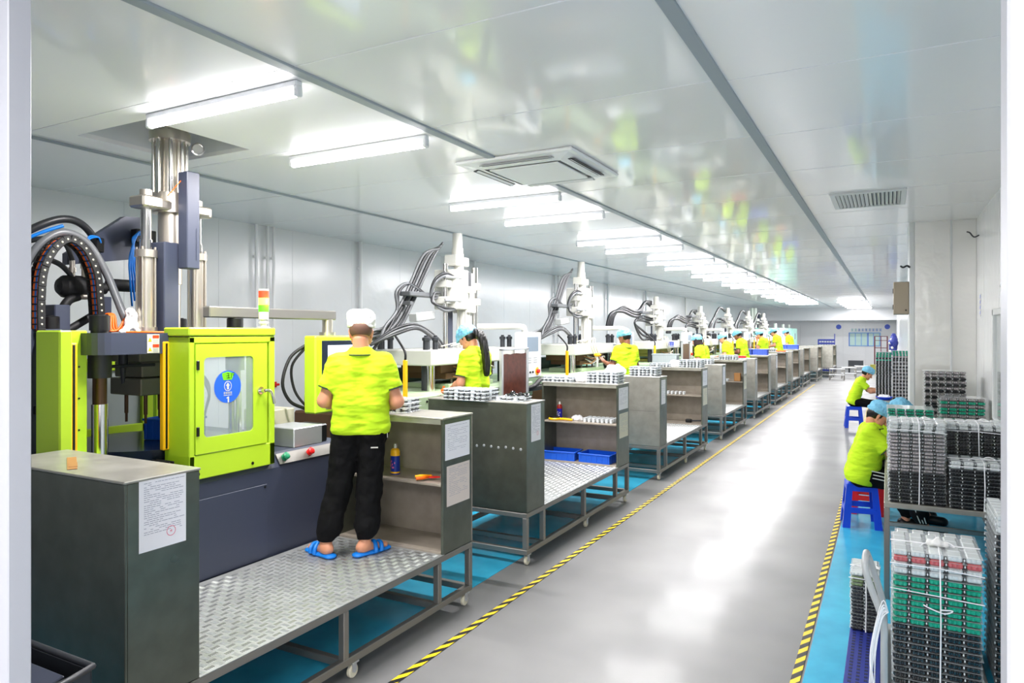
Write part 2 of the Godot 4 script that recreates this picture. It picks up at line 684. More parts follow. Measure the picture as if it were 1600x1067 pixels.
func units() -> void:
	var who := ["first platform under the man in joggers", "second platform under the ponytailed woman", "third platform under the yellow tool worker", "fourth platform under the worker in scarf", "fifth platform along the aisle", "sixth platform along the aisle", "seventh platform along the aisle", "eighth platform along the aisle", "ninth platform along the aisle", "tenth platform, jutting into the aisle"]
	var un := [[1.80, 4.56], [5.47, 8.22], [9.52, 12.45], [13.65, 16.3], [17.4, 19.95], [20.9, 23.6], [24.6, 27.1], [28.1, 30.8], [31.6, 34.1], [34.7, 37.4]]
	for i in un.size():
		var d0: float = un[i][0]
		var d1: float = un[i][1]
		var xo: float = 0.0 if i < 8 else [0.2, 0.58][i - 8]
		var dp := 0.36
		platform(d0, d1, xo, "steel frame with tread plate deck on casters, the " + who[i], i < 4)
		var cab := closed_cabinet(d0, dp, xo, 0.965, "closed steel cabinet at the near end of the " + who[i], i < 2)
		if i == 1:
			for k in 13:
				var wg := Geo.new()
				wg.ell(Vector3(-0.06 - 0.075 * k, 0.555 + 0.004 * (k % 3), 0.001), Vector3(0.013, 0.013, 0.002), 10, 4)
				put("weld_spot", wg, M.alu, cab)
		open_cabinet(d1, 0.40, xo, 0.975, "open steel shelf at the far end of the " + who[i])
		var xs := XF + xo
		var w2: String = who[i].get_slice(" under", 0)
		if i == 0:
			sheet(xs, 1.28, 1.975, 0.225, 0.315, "white printed notice with a red stamp on the cabinet nearest the camera", M.paper, 26, true)
		elif i == 1:
			sheet(xs, 1.25, d0 + 0.18, 0.19, 0.33, "white notice sheet on the end of the cabinet in front of the ponytailed woman", M.paper, 20, true)
		elif i < 6:
			sheet(xs, 1.22, d0 + 0.18, 0.2, 0.34, "white notice sheet on the closed cabinet of the " + w2, M.paper, 10, false)
		if i < 4:
			sheet(xs, 1.27, d1 - 0.21, 0.33, 0.26, "upper white sheet on the end of the open shelf of the " + w2, M.paper, 14, false)
			sheet(xs, 0.95, d1 - 0.20, 0.31, 0.29, "lower cream sheet on the end of the open shelf of the " + w2, M.cream if i > 0 else mat(Color(0.88, 0.83, 0.80), 0.6), 16, false)


func stack(at: Vector3, am: Mesh, n: int, where: String, turn := 0.0) -> void:
	var words := ["bottom", "second", "third", "fourth", "fifth", "sixth"]
	for k in n:
		var wd: String = "top" if k == n - 1 and n > 1 else words[k]
		var o := single_mesh("cup_tray", am, "%s clear cup tray of the stack %s" % [wd, where] if n > 1 else "single clear cup tray %s" % where, "tray", at + Vector3(0.002 * (k % 2), 0.0335 * k, 0), turn + 0.01 * (k % 3), "clear cup trays on the cabinet tops")


func near_items() -> void:
	var ordw := ["first", "second", "third", "fourth", "fifth", "sixth", "seventh"]
	var roww := ["back", "second", "third", "front"]
	var top := 1.4385
	var ctop := 1.4485
	var big := cup_tray(8, 5, 0.058, M.pocket_dark)
	var small := cup_tray(5, 4, 0.058, M.pocket_dark)
	var pale := cup_tray(7, 5, 0.058, mat(Color(0.42, 0.44, 0.46), 0.25))
	# nearest cabinet and shelf
	var g := Geo.new()
	g.box(Vector3(0, 0.0015, 0), Vector3(0.04, 0.002, 0.36), 0.0005)
	g.box(Vector3(0.004, 0.003, 0.06), Vector3(0.036, 0.002, 0.12), 0.0005)
	single("brown_tape", g, M.tan, "strip of brown sticky tape on top of the cabinet nearest the camera", "tape", P(-3.41, top, 1.94), 1.06)
	stack(P(-3.36, ctop, 4.38), small, 3, "on the shelf beside the man in joggers", 0.1)
	stack(P(-3.60, ctop, 4.41), small, 2, "behind the arm of the man in joggers", 0.0)
	spray_can("spray_bottle", "yellow and blue bottle with a white cap on the shelf by the man in joggers", P(-3.33, 0.975, 4.31), 0.235, 0.036, mat(Color(0.06, 0.18, 0.55), 0.3), M.yellow, M.white, mat(Color(0.85, 0.40, 0.62), 0.4))
	var o := thing("wire_cutters", "orange and yellow handled cutters lying on the shelf by the man in black joggers", "tool", P(-2.99, 0.985, 4.24), 0.5)
	g = Geo.new()
	g.tube(spline([Vector3(0.03, 0.012, -0.02), Vector3(-0.02, 0.022, 0.01), Vector3(-0.08, 0.02, 0.03)], 5), 0.011, 8)
	put("handle", g, M.yellow, o)
	g = Geo.new()
	g.tube(spline([Vector3(0.03, 0.012, -0.03), Vector3(-0.02, 0.013, 0.035), Vector3(-0.07, 0.012, 0.055)], 5), 0.013, 8)
	put("handle", g, M.orange, o)
	g = Geo.new()
	g.prism([Vector2(0.02, -0.015), Vector2(0.05, -0.02), Vector2(0.10, 0), Vector2(0.05, 0.02), Vector2(0.02, 0.015)], 0.006, 0.016, Transform3D(Basis(Vector3(1, 0, 0), Vector3(0, 0, 1), Vector3(0, 1, 0)), Vector3.ZERO))
	put("jaw", g, M.red, o)
	# second unit
	stack(P(-3.42, top, 5.56), big, 3, "on the cabinet in front of the ponytailed woman", 0.0)
	stack(P(-3.02, top, 5.66), small, 1, "at the aisle end, before the ponytailed woman", 0.05)
	rng.seed = 5
	var many := ["first", "second", "third", "fourth", "fifth", "sixth", "seventh", "eighth", "ninth", "tenth", "eleventh", "twelfth", "thirteenth", "last"]
	for k in 14:
		g = Geo.new()
		g.lathe(Vector3.ZERO, [Vector2(0.014, 0), Vector2(0.022, 0.002), Vector2(0.022, 0.014), Vector2(0.014, 0.016), Vector2(0.014, 0)], 10)
		var r := single("black_ring", g, M.pocket_dark, "loose black ring on the cups before the ponytailed woman, %s from the left" % many[k], "ring", P(-3.1 + 0.0165 * k, top + 0.034 + 0.012 * (k % 3), 5.57 + rng.randf() * 0.2), 0.0, "loose black rings on the cup tray")
		r.rotation = Vector3(rng.randf_range(-0.5, 0.5), 0, rng.randf_range(-0.5, 0.5))
	spray_can("spray_can", "dark blue spray can with a red top on the middle shelf of the second platform", P(-3.62, 0.975, 8.0), 0.22, 0.034, mat(Color(0.05, 0.06, 0.55), 0.3), mat(Color(0.55, 0.12, 0.08), 0.35), M.white, M.white)
	o = thing("tape_brush", "yellow handled round brush on the shelf in front of the blue spray can", "brush", P(-3.58, 0.975, 7.9))
	g = Geo.new()
	g.lathe(Vector3(-0.06, 0, 0), [Vector2(0, 0), Vector2(0.075, 0.004), Vector2(0.08, 0.02), Vector2(0.07, 0.03), Vector2(0, 0.03)], 18)
	put("head", g, M.yellow, o)
	g = Geo.new()
	g.lathe(Vector3(-0.06, 0.03, 0), [Vector2(0.065, 0), Vector2(0.065, 0.015), Vector2(0, 0.016)], 16)
	put("pad", g, M.black, o)
	g = Geo.new()
	g.tube(spline([Vector3(0.0, 0.015, 0), Vector3(0.08, 0.018, 0.01), Vector3(0.18, 0.014, 0.01)], 5), 0.014, 8)
	put("handle", g, M.yellow, o)
	single("plastic_bag", bag_geo(Vector3(0.08, 0.07, 0.06), 2), M.bag, "small crumpled white bag on the middle shelf of the second platform", "bag", P(-3.36, 0.972, 7.98))
	var cup := Geo.new()
	cup.lathe(Vector3.ZERO, [Vector2(0, 0.001), Vector2(0.018, 0.001), Vector2(0.021, 0.045), Vector2(0.024, 0.048), Vector2(0.021, 0.05), Vector2(0.016, 0.01)], 10)
	var cm := mesh_of(cup, M.tray_rim)
	for i in 7:
		for j in 4:
			single_mesh("clear_cup", cm, "clear cup, %s from the left, %s row, middle shelf of the second platform" % [ordw[i], roww[j]], "cup", P(-3.24 + 0.056 * i, 0.975, 7.9 + 0.06 * j), 0.0, "clear cups on the second platform's shelf")
	for e in [[-3.57, 7.99, 0.06, "left blue plastic bin at the bottom of the open shelf of the second platform"], [-3.10, 8.0, -0.05, "right blue plastic bin at the bottom of the open shelf of the second platform"]]:
		single("parts_bin", bin_mesh(0.42, 0.11, 0.3), M.bin_blue, e[3], "bin", P(e[0], 0.49, e[1]), e[2])
	stack(P(-3.60, ctop, 8.0), pale, 2, "left of the bag, second platform")
	single("plastic_bag", bag_geo(Vector3(0.13, 0.12, 0.1), 3), M.bag, "crumpled white bag between the two tray stacks on the second platform's shelf", "bag", P(-3.30, ctop, 8.02))
	stack(P(-3.02, ctop, 8.02), pale, 4, "right of the bag, second platform")
	# third unit
	single("plastic_bag", bag_geo(Vector3(0.15, 0.15, 0.1), 6), M.bag, "crumpled white bag on the closed cabinet of the third platform", "bag", P(-3.5, top, 9.7))
	stack(P(-3.05, top, 9.7), pale, 4, "on the closed cabinet of the third platform")
	stack(P(-3.55, ctop, 12.25), pale, 2, "left on the open shelf of the third platform")
	single("plastic_bag", bag_geo(Vector3(0.17, 0.12, 0.1), 9), M.bag, "flattened white bag on the open shelf of the third platform", "bag", P(-3.26, ctop, 12.2))
	stack(P(-3.02, ctop, 12.25), pale, 4, "right on the open shelf of the third platform")
	for i in 6:
		for j in 2:
			single_mesh("clear_cup", cm, "clear cup, %s from the left, %s row, middle shelf of the third platform" % [ordw[i], roww[j]], "cup", P(-3.5 + 0.07 * i, 0.975, 12.2 + 0.06 * j), 0.0, "clear cups on the third platform's shelf")
	g = bin_mesh(0.45, 0.22, 0.32)
	single("clear_crate", g, M.frost, "upright clear plastic crate behind the third platform's open shelf", "crate", P(-3.55, ctop, 12.6 - 0.1), 0.1)
	# farther tops
	stack(P(-3.2, top, 13.85), pale, 3, "on the closed cabinet of the fourth platform")
	stack(P(-3.15, ctop, 16.1), pale, 3, "on the open shelf of the fourth platform")
	g = bin_mesh(0.34, 0.05, 0.26)
	single("red_tray", g, M.red, "shallow red plastic tray on the closed cabinet of the fifth platform", "tray", P(-3.2, top, 17.6), 0.2)
	for e in [[-3.42, 19.75, "left pale blue bin on the open shelf of the fifth platform"], [-3.02, 19.75, "right pale blue bin on the open shelf of the fifth platform"], [-3.4, 27.0, "left pale blue bin on the open shelf of the seventh platform"], [-3.02, 27.0, "right pale blue bin on the open shelf of the seventh platform"]]:
		single("parts_bin", bin_mesh(0.38, 0.16, 0.3), M.bin_pale, e[2], "bin", P(e[0], ctop, e[1]))
	single("parts_bin", bin_mesh(0.3, 0.18, 0.25), M.bin_blue, "small dark blue bin on the middle shelf of the sixth platform", "bin", P(-3.3, 0.975, 23.4))
	stack(P(-3.3, ctop, 23.4), pale, 3, "on the open shelf of the sixth platform")
	g = bin_mesh(0.3, 0.04, 0.22)
	single("orange_tray", g, M.orange, "shallow orange tray on the open shelf of the sixth platform", "tray", P(-2.98, ctop, 23.4))
	for i in 5:
		for j in 3:
			single_mesh("clear_cup", cm, "clear cup, %s from the left, %s row, middle shelf of the fourth platform" % [ordw[i], roww[j]], "cup", P(-3.4 + 0.06 * i, 0.975, 16.0 + 0.06 * j), 0.0, "clear cups on the fourth platform's shelf")
	g = Geo.new()
	g.box(Vector3(0, 0.09, 0), Vector3(0.14, 0.18, 0.1), 0.01)
	single("carton", g, M.tan, "small brown carton on the middle shelf of the fourth platform", "carton", P(-2.95, 0.975, 16.08))
	var bt := thing("black_clamp", "small black clamp lying at the bottom of the open shelf of the third platform", "tool", P(-3.06, 0.492, 12.2))
	g = Geo.new()
	g.box(Vector3(0, 0.03, 0), Vector3(0.10, 0.06, 0.08), 0.01)
	put("body", g, M.black, bt)
	g = Geo.new()
	g.bar(Vector3(0.05, 0.03, 0), Vector3(0.22, 0.045, 0.03), 0.03, 0.025, 0.006)
	put("arm", g, M.dark_grey, bt)
	# blue bins inside the green press
	single("parts_bin", bin_mesh(0.34, 0.15, 0.24), M.bin_blue, "blue plastic bin on the turntable of the green press, under the mould", "bin", P(-4.5, 1.302, 3.28), 0.25)
	# dark open bin in the near corner
	o = thing("dark_crate", "tall dark grey open bin in the bottom left corner, before the nearest cabinet", "bin", P(-2.58, 0, 1.26), 0.0)
	g = Geo.new()
	g.slab(Vector3(-0.28, 0, 0.16), Vector3(0.22, 0.9, 0.15), 0.004)
	g.slab(Vector3(-0.28, 0, -0.14), Vector3(0.22, 0.93, -0.15), 0.004)
	g.slab(Vector3(-0.28, 0, 0.16), Vector3(-0.27, 0.93, -0.15), 0.004)
	g.slab(Vector3(0.21, 0, 0.16), Vector3(0.22, 0.93, -0.15), 0.004)
	g.slab(Vector3(-0.28, 0, 0.16), Vector3(0.22, 0.02, -0.15))
	put("body", g, M.dark_grey, o)
	g = Geo.new()
	g.tube([Vector3(-0.28, 0.935, -0.15), Vector3(0.22, 0.935, -0.15), Vector3(0.25, 0.925, 0.0), Vector3(0.22, 0.915, 0.16)], 0.012, 8)
	put("rim", g, M.dark_grey, o)
	g = Geo.new()
	g.x = Transform3D(Basis(Vector3.RIGHT, 0.25), Vector3(0.02, 0.90, 0.02))
	g.box(Vector3.ZERO, Vector3(0.34, 0.012, 0.2), 0.004)
	put("flap", g, M.slate, o)


func right_side() -> void:
	packing_table("long steel packing table on the right with wrapped tray bundles on it", -0.03, 0.88, 6.12, 9.5)
	packing_table("second steel packing table farther down the right wall", -0.22, 0.36, 15.2, 18.5)
	var tp := 0.7505
	bundle("tied silver and dark tray bundle at the near corner of the packing table", P(0.19, tp, 6.36), 0.385, 0.42, 0.027, "dddddddddsssssssssssccc", "tied tray bundles on the packing table")
	bundle("low tied bundle of dark trays at the near right corner of the packing table", P(0.60, tp, 6.30), 0.40, 0.34, 0.027, "dddddddddddcc", "tied tray bundles on the packing table")
	bundle("taller tied bundle of dark trays behind the low one by the window", P(0.60, tp, 6.68), 0.40, 0.36, 0.027, "ddddddddddddddddddddcc", "tied tray bundles on the packing table")
	bundle("bundle of trays with green tops hidden behind the silver bundle", P(0.17, tp, 7.15), 0.36, 0.36, 0.027, "dddddddddddddddddddddttt", "tied tray bundles on the packing table", 0)
	bundle("tall bundle of dark silvery trays standing by the steel pillar", P(0.55, tp, 9.2), 0.40, 0.40, 0.034, "dsdsddsdssdsdsddsdsdsdsdss", "tall bundles by the pillar", 0, 6, 3)
	bundle("lower bundle of teal trays in front of the tall dark bundle by the pillar", P(0.66, tp, 8.55), 0.40, 0.34, 0.034, "tststtststtststtsts", "tall bundles by the pillar", 0, 5, 3)
	# bundles on the floor in the foreground
	bundle("big floor bundle with teal trays over black ones, nearest on the right", P(0.235, 0.031, 4.76), 0.44, 0.42, 0.0345, "dddddddddddttttttttccrc", "tray bundles on the floor", 2, 5, 4)
	bundle("second bundle of clear and dark trays directly behind the teal floor bundle", P(0.27, 0.031, 5.3), 0.46, 0.38, 0.0345, "ddddddddddddddddddcc", "tray bundles on the floor", 0, 5, 4)
	bundle("tall floor bundle of black trays at the right edge of the picture", P(0.72, 0.0, 5.12), 0.36, 0.5, 0.036, "dddddddddddddddddddddddddccc", "tray bundles on the floor", 0, 4, 6)
	bundle("small bundle of dark and greenish trays on the blue pallet", P(-0.135, 0.135, 5.2), 0.17, 0.32, 0.022, "dddddddddddddgggc", "tray bundles on the floor", 1, 2, 4)
	# pallet with slots
	var o := thing("blue_pallet", "dark blue slotted plastic pallet on the floor at the right", "pallet", P(-0.22, 0.005, 3.9))
	var g := Geo.new()
	g.slab(Vector3(0, 0.10, 0), Vector3(0.18, 0.128, -1.55), 0.004)
	for z in [0.0, -0.75, -1.47]:
		g.slab(Vector3(0, 0, z), Vector3(0.18, 0.10, z - 0.08), 0.004)
	put("deck", g, M.navy, o)
	g = Geo.new()
	for i in 4:
		for j in 34:
			g.slab(Vector3(0.02 + 0.04 * i, 0.128, -0.03 - 0.044 * j), Vector3(0.038 + 0.04 * i, 0.1295, -0.052 - 0.044 * j))
	var sl := put("slots", g, mat(Color(0.03, 0.05, 0.22), 0.5), o)
	sl.set_meta("kind", "stuff")
	# trolley under the big bundle with a bent grey handle
	o = thing("hand_trolley", "low trolley with a bent grey tubular handle beside the teal bundle", "trolley", P(-0.02, 0, 4.4))
	g = Geo.new()
	g.slab(Vector3(-0.02, 0.012, 0.12), Vector3(0.53, 0.03, -1.15), 0.006)
	put("deck", g, M.grey_plastic, o)
	g = Geo.new()
	g.tube(spline([Vector3(0.0, 0.02, 0.12), Vector3(0.0, 0.35, 0.12), Vector3(-0.005, 0.5, 0.12), Vector3(-0.06, 0.66, 0.11), Vector3(-0.09, 0.76, 0.10), Vector3(-0.092, 0.81, 0.07), Vector3(-0.09, 0.82, 0.0), Vector3(-0.085, 0.79, -0.09), Vector3(-0.05, 0.68, -0.11), Vector3(-0.008, 0.52, -0.12), Vector3(0.0, 0.36, -0.12), Vector3(0.0, 0.02, -0.12)], 6), 0.018, 12)
	put("handle", g, M.grey_plastic, o)
	for c in [Vector3(0.06, 0.013, 0.0), Vector3(0.5, 0.013, 0.0), Vector3(0.06, 0.013, -1.02), Vector3(0.5, 0.013, -1.02)]:
		g = Geo.new()
		g.cyl(c - Vector3(0.012, 0, 0), c + Vector3(0.012, 0, 0), 0.0125, 0.0125, 14)
		put("wheel", g, M.rubber, o)
	o = thing("string_hank", "hank of white packing strings hanging over the trolley handle", "string", P(-0.03, 0, 4.26))
	rng.seed = 9
	for k in 9:
		g = Geo.new()
		var z := rng.randf_range(-0.03, 0.05)
		g.tube(spline([Vector3(0.03, 0.56, 0.0), Vector3(0.0, 0.53 + 0.01 * k, z), Vector3(-0.03 - 0.003 * k, 0.35, z), Vector3(-0.035 - rng.randf() * 0.03, 0.15, z), Vector3(-0.04 - rng.randf() * 0.02, 0.02, z)], 5), 0.003, 5)
		put("strand", g, M.string, o)
	var nz := FastNoiseLite.new()
	nz.seed = 3
	nz.frequency = 20.0
	g = Geo.new()
	g.nets([[Vector3(-0.04, 0.015, 0), Vector3(0.04, 0.015, 0), 0.018, 0.014], [Vector3(0, 0.02, 0), Vector3(0.0, 0.05, 0), 0.02, 0.008]], 0.005, 0.02, nz, 0.012, [[Vector3.ZERO, Vector3.DOWN]])
	single("tissue", g, M.cap_white, "crumpled white tissue on top of the teal floor bundle", "tissue", P(0.25, 0.831, 4.70))
	stool("blue plastic stool under the seated woman nearest the camera on the right", P(-0.26, 0, 8.36), 0.12, M.blue)
	stool("red plastic stool under the second seated woman, behind the blue one", P(-0.20, 0, 9.0), 0.0, M.red)
	stool("blue plastic stool under the woman sitting far down the right side", P(-0.66, 0, 16.9), 0.1, M.blue)
	# second table: bundles and a basin
	for e in [[-0.08, 15.74, "ddddddddddddddddddddddtdttt", "left bundle of dark trays with teal ones on top on the far packing table"], [0.21, 15.74, "dsdsdsdsdsdsdsdsdsdsdsddsttt", "right bundle of silvery trays with teal ones on top on the far packing table"]]:
		bundle(e[3], P(e[0], tp, e[1]), 0.28, 0.36, 0.034, e[2], "bundles on the far packing table", 0, 5, 3)
	o = thing("blue_basin", "shallow blue basin heaped with white parts on the far packing table", "basin", P(-0.07, tp + 0.001, 15.38))
	g = Geo.new()
	g.lathe(Vector3.ZERO, [Vector2(0, 0.003), Vector2(0.1, 0.003), Vector2(0.15, 0.05), Vector2(0.158, 0.055), Vector2(0.15, 0.06), Vector2(0.1, 0.012), Vector2(0, 0.012)], 20)
	put("bowl", g, M.blue, o)
	g = Geo.new()
	nz.frequency = 30.0
	g.nets([[Vector3(-0.05, 0.04, 0), Vector3(0.05, 0.04, 0), 0.06, 0.06]], 0.01, 0.02, nz, 0.02)
	var hp := put("white_parts", g, M.bag, o)
	hp.set_meta("kind", "stuff")


func far_end() -> void:
	# notice board on the back wall
	var o := thing("notice_board", "long pale blue notice board on the back wall", "notice board", P(-1.2, 1.25, FAR))
	var g := Geo.new()
	g.slab(Vector3(-0.82, 0, 0.0), Vector3(0.82, 0.80, 0.04), 0.01)
	put("frame", g, mat(Color(0.55, 0.74, 0.92), 0.4), o)
	g = Geo.new()
	for k in 5:
		g.slab(Vector3(-0.76 + 0.31 * k, 0.06, 0.038), Vector3(-0.50 + 0.31 * k, 0.74, 0.045))
	put("posters", g, mat(Color(0.80, 0.92, 0.90), 0.5), o)
	g = Geo.new()
	g.slab(Vector3(0.16, 0.02, 0.04), Vector3(0.20, 0.78, 0.05))
	g.slab(Vector3(-0.81, 0.02, 0.04), Vector3(-0.78, 0.78, 0.05))
	put("dividers", g, M.bin_pale, o)
	o = thing("slogan_sign", "blue lettered slogan strip above the notice board on the back wall", "sign", P(-1.2, 2.12, FAR))
	for k in 9:
		g = Geo.new()
		var x := -0.70 + 0.18 * k
		for e in [[0, 0, 0.13, 0.02], [0, 0.06, 0.13, 0.02], [0, 0.12, 0.13, 0.02], [0.055, 0, 0.02, 0.14]]:
			g.slab(Vector3(x + e[0], e[1], 0.0), Vector3(x + e[0] + e[2], e[1] + e[3], 0.02))
		put("character", g, mat(Color(0.25, 0.55, 0.86), 0.4) if k > 1 else mat(Color(0.5, 0.8, 0.8), 0.4), o)
	for e in [[-2.55, "small round blue sign high on the back wall, left of the notice board"], [-0.05, "small oval blue sign high on the back wall, right of the notice board"]]:
		g = Geo.new()
		g.cyl(Vector3.ZERO, Vector3(0, 0, 0.015), 0.14, 0.14, 20)
		single("wall_sign", g, M.bin_pale, e[1], "sign", P(e[0], 2.37, FAR))
	# maroon rack
	o = thing("storage_rack", "dark maroon open rack standing by the back wall", "rack", P(-0.35, 0, 42.5))
	for x in [-0.3, 0.3]:
		for z in [0.0, -0.3]:
			g = Geo.new()
			g.slab(Vector3(x - 0.03, 0, z), Vector3(x + 0.03, 1.85, z - 0.04), 0.006)
			put("post", g, M.maroon, o)
	for y in [0.3, 0.75, 1.2, 1.6, 1.82]:
		g = Geo.new()
		g.slab(Vector3(-0.3, y, 0), Vector3(0.3, y + 0.03, -0.34), 0.006)
		put("shelf", g, M.maroon, o)
	g = Geo.new()
	g.slab(Vector3(-0.02, 0, 0.0), Vector3(0.02, 1.85, -0.02))
	put("centre_bar", g, M.maroon, o)
	var nz := FastNoiseLite.new()
	nz.seed = 8
	nz.frequency = 4.0
	# patterned cover hanging by the right wall
	g = Geo.new()
	g.nets([[Vector3(0, 0.75, 0), Vector3(0, 1.35, 0), 0.10, 0.17], [Vector3(0, 1.35, 0), Vector3(0.02, 1.6, 0), 0.17, 0.1]], 0.02, 0.08, nz, 0.06)
	o = thing("hanging_cloth", "blue and white patterned cloth hanging by the wall at the far end", "cloth", P(0.18, 0.3, 34.0))
	put("cloth", g, M.navy, o)
	g = Geo.new()
	for e in [[0.75, 0.0], [1.1, 0.5], [1.3, -0.4], [1.45, 0.2], [0.95, -0.3]]:
		g.ell(Vector3(0.1 * e[1] - 0.08, e[0], 0.12), Vector3(0.06, 0.06, 0.03), 8, 6)
	put("white_patches", g, M.white, o)
	# steps and trolleys in the aisle end
	for e in [[-1.95, 33.2, "grey steel step stool beside the farthest platform"], [-1.55, 34.6, "second grey steel step stool farther toward the back wall"], [-1.1, 36.5, "third grey step stool in front of the back wall"]]:
		o = thing("step_stool", e[2], "step stool", P(e[0], 0, e[1]))
		g = Geo.new()
		g.slab(Vector3(-0.3, 0.22, 0.25), Vector3(0.3, 0.25, 0.0), 0.005)
		put("lower_tread", g, M.alu, o)
		g = Geo.new()
		g.slab(Vector3(-0.3, 0.46, 0.0), Vector3(0.3, 0.49, -0.28), 0.005)
		put("upper_tread", g, M.alu, o)
		for x in [-0.28, 0.28]:
			for z in [0.24, 0.0, -0.27]:
				g = Geo.new()
				g.slab(Vector3(x - 0.02, 0, z), Vector3(x + 0.02, 0.22 if z > 0.1 else 0.46, z - 0.04), 0.003)
				put("leg", g, M.frame, o)
	o = thing("trolley", "low trolley with a dark box on it before the back wall", "trolley", P(-1.35, 0, 39.5))
	g = Geo.new()
	g.slab(Vector3(-0.45, 0.3, 0.3), Vector3(0.45, 0.34, -0.3), 0.006)
	put("deck", g, M.frame, o)
	for x in [-0.4, 0.4]:
		for z in [0.25, -0.25]:
			g = Geo.new()
			g.slab(Vector3(x - 0.03, 0, z - 0.03), Vector3(x + 0.03, 0.3, z + 0.03), 0.004)
			put("leg", g, M.dark_grey, o)
	g = bin_mesh(0.7, 0.28, 0.5)
	single("dark_box", g, M.dark_grey, "dark grey box on the low trolley before the back wall", "box", P(-1.45, 0.342, 39.5))
	g = Geo.new()
	g.box(Vector3(0, 0.2, 0), Vector3(0.3, 0.4, 0.3), 0.01)
	g.box(Vector3(0, 0.42, 0), Vector3(0.32, 0.03, 0.32), 0.008)
	single("olive_box", g, M.mould_olive, "small olive coloured box right of the low trolley at the far end", "box", P(-0.65, 0, 39.6))
	o = thing("blue_rail", "dark blue railing panel standing behind the farthest open shelf", "railing", P(-2.75, 0, 38.6))
	g = Geo.new()
	for k in 6:
		g.slab(Vector3(-0.36 + 0.12 * k, 0.05, 0), Vector3(-0.34 + 0.12 * k, 1.7, -0.03))
	put("bars", g, M.navy, o)
	g = Geo.new()
	for y in [0.1, 1.45, 1.62]:
		g.slab(Vector3(-0.4, y, 0.01), Vector3(0.4, y + 0.09, -0.04), 0.006)
	for x in [-0.4, 0.36]:
		g.slab(Vector3(x, 0, 0.012), Vector3(x + 0.04, 1.98 if x > 0 else 1.7, -0.042), 0.006)
	put("frame", g, M.navy, o)


func sandals(p: Node3D, an: Vector3, to: Vector3) -> void:
	var d := Vector3(to.x, 0, to.z).normalized()
	var side := d.cross(Vector3.UP)
	var base := Vector3(an.x, 0.0, an.z)
	var g := Geo.new()
	g.nets([[base - d * 0.055 + Vector3(0, 0.016, 0), base + d * 0.06 + Vector3(0, 0.014, 0), 0.046, 0.044, {"ax": Vector3.UP, "f": 2.6}], [base + d * 0.06 + Vector3(0, 0.014, 0), base + d * 0.185 + Vector3(0, 0.014, 0), 0.048, 0.042, {"ax": Vector3.UP, "f": 2.6}]], 0.006, 0.02)
	var sh := put("sandal", g, M.sandal, p)
	g = Geo.new()
	for q in 2:
		var f := 0.06 + 0.05 * q
		g.tube(spline([base + d * f + side * 0.05 + Vector3(0, 0.015, 0), base + d * (f + 0.005) + side * 0.043 + Vector3(0, 0.05, 0), base + d * (f + 0.02) + Vector3(0, 0.082 - 0.012 * q, 0), base + d * (f + 0.005) - side * 0.043 + Vector3(0, 0.05, 0), base + d * f - side * 0.05 + Vector3(0, 0.015, 0)], 6), 0.016, 8)
	put("strap", g, M.sandal, sh)


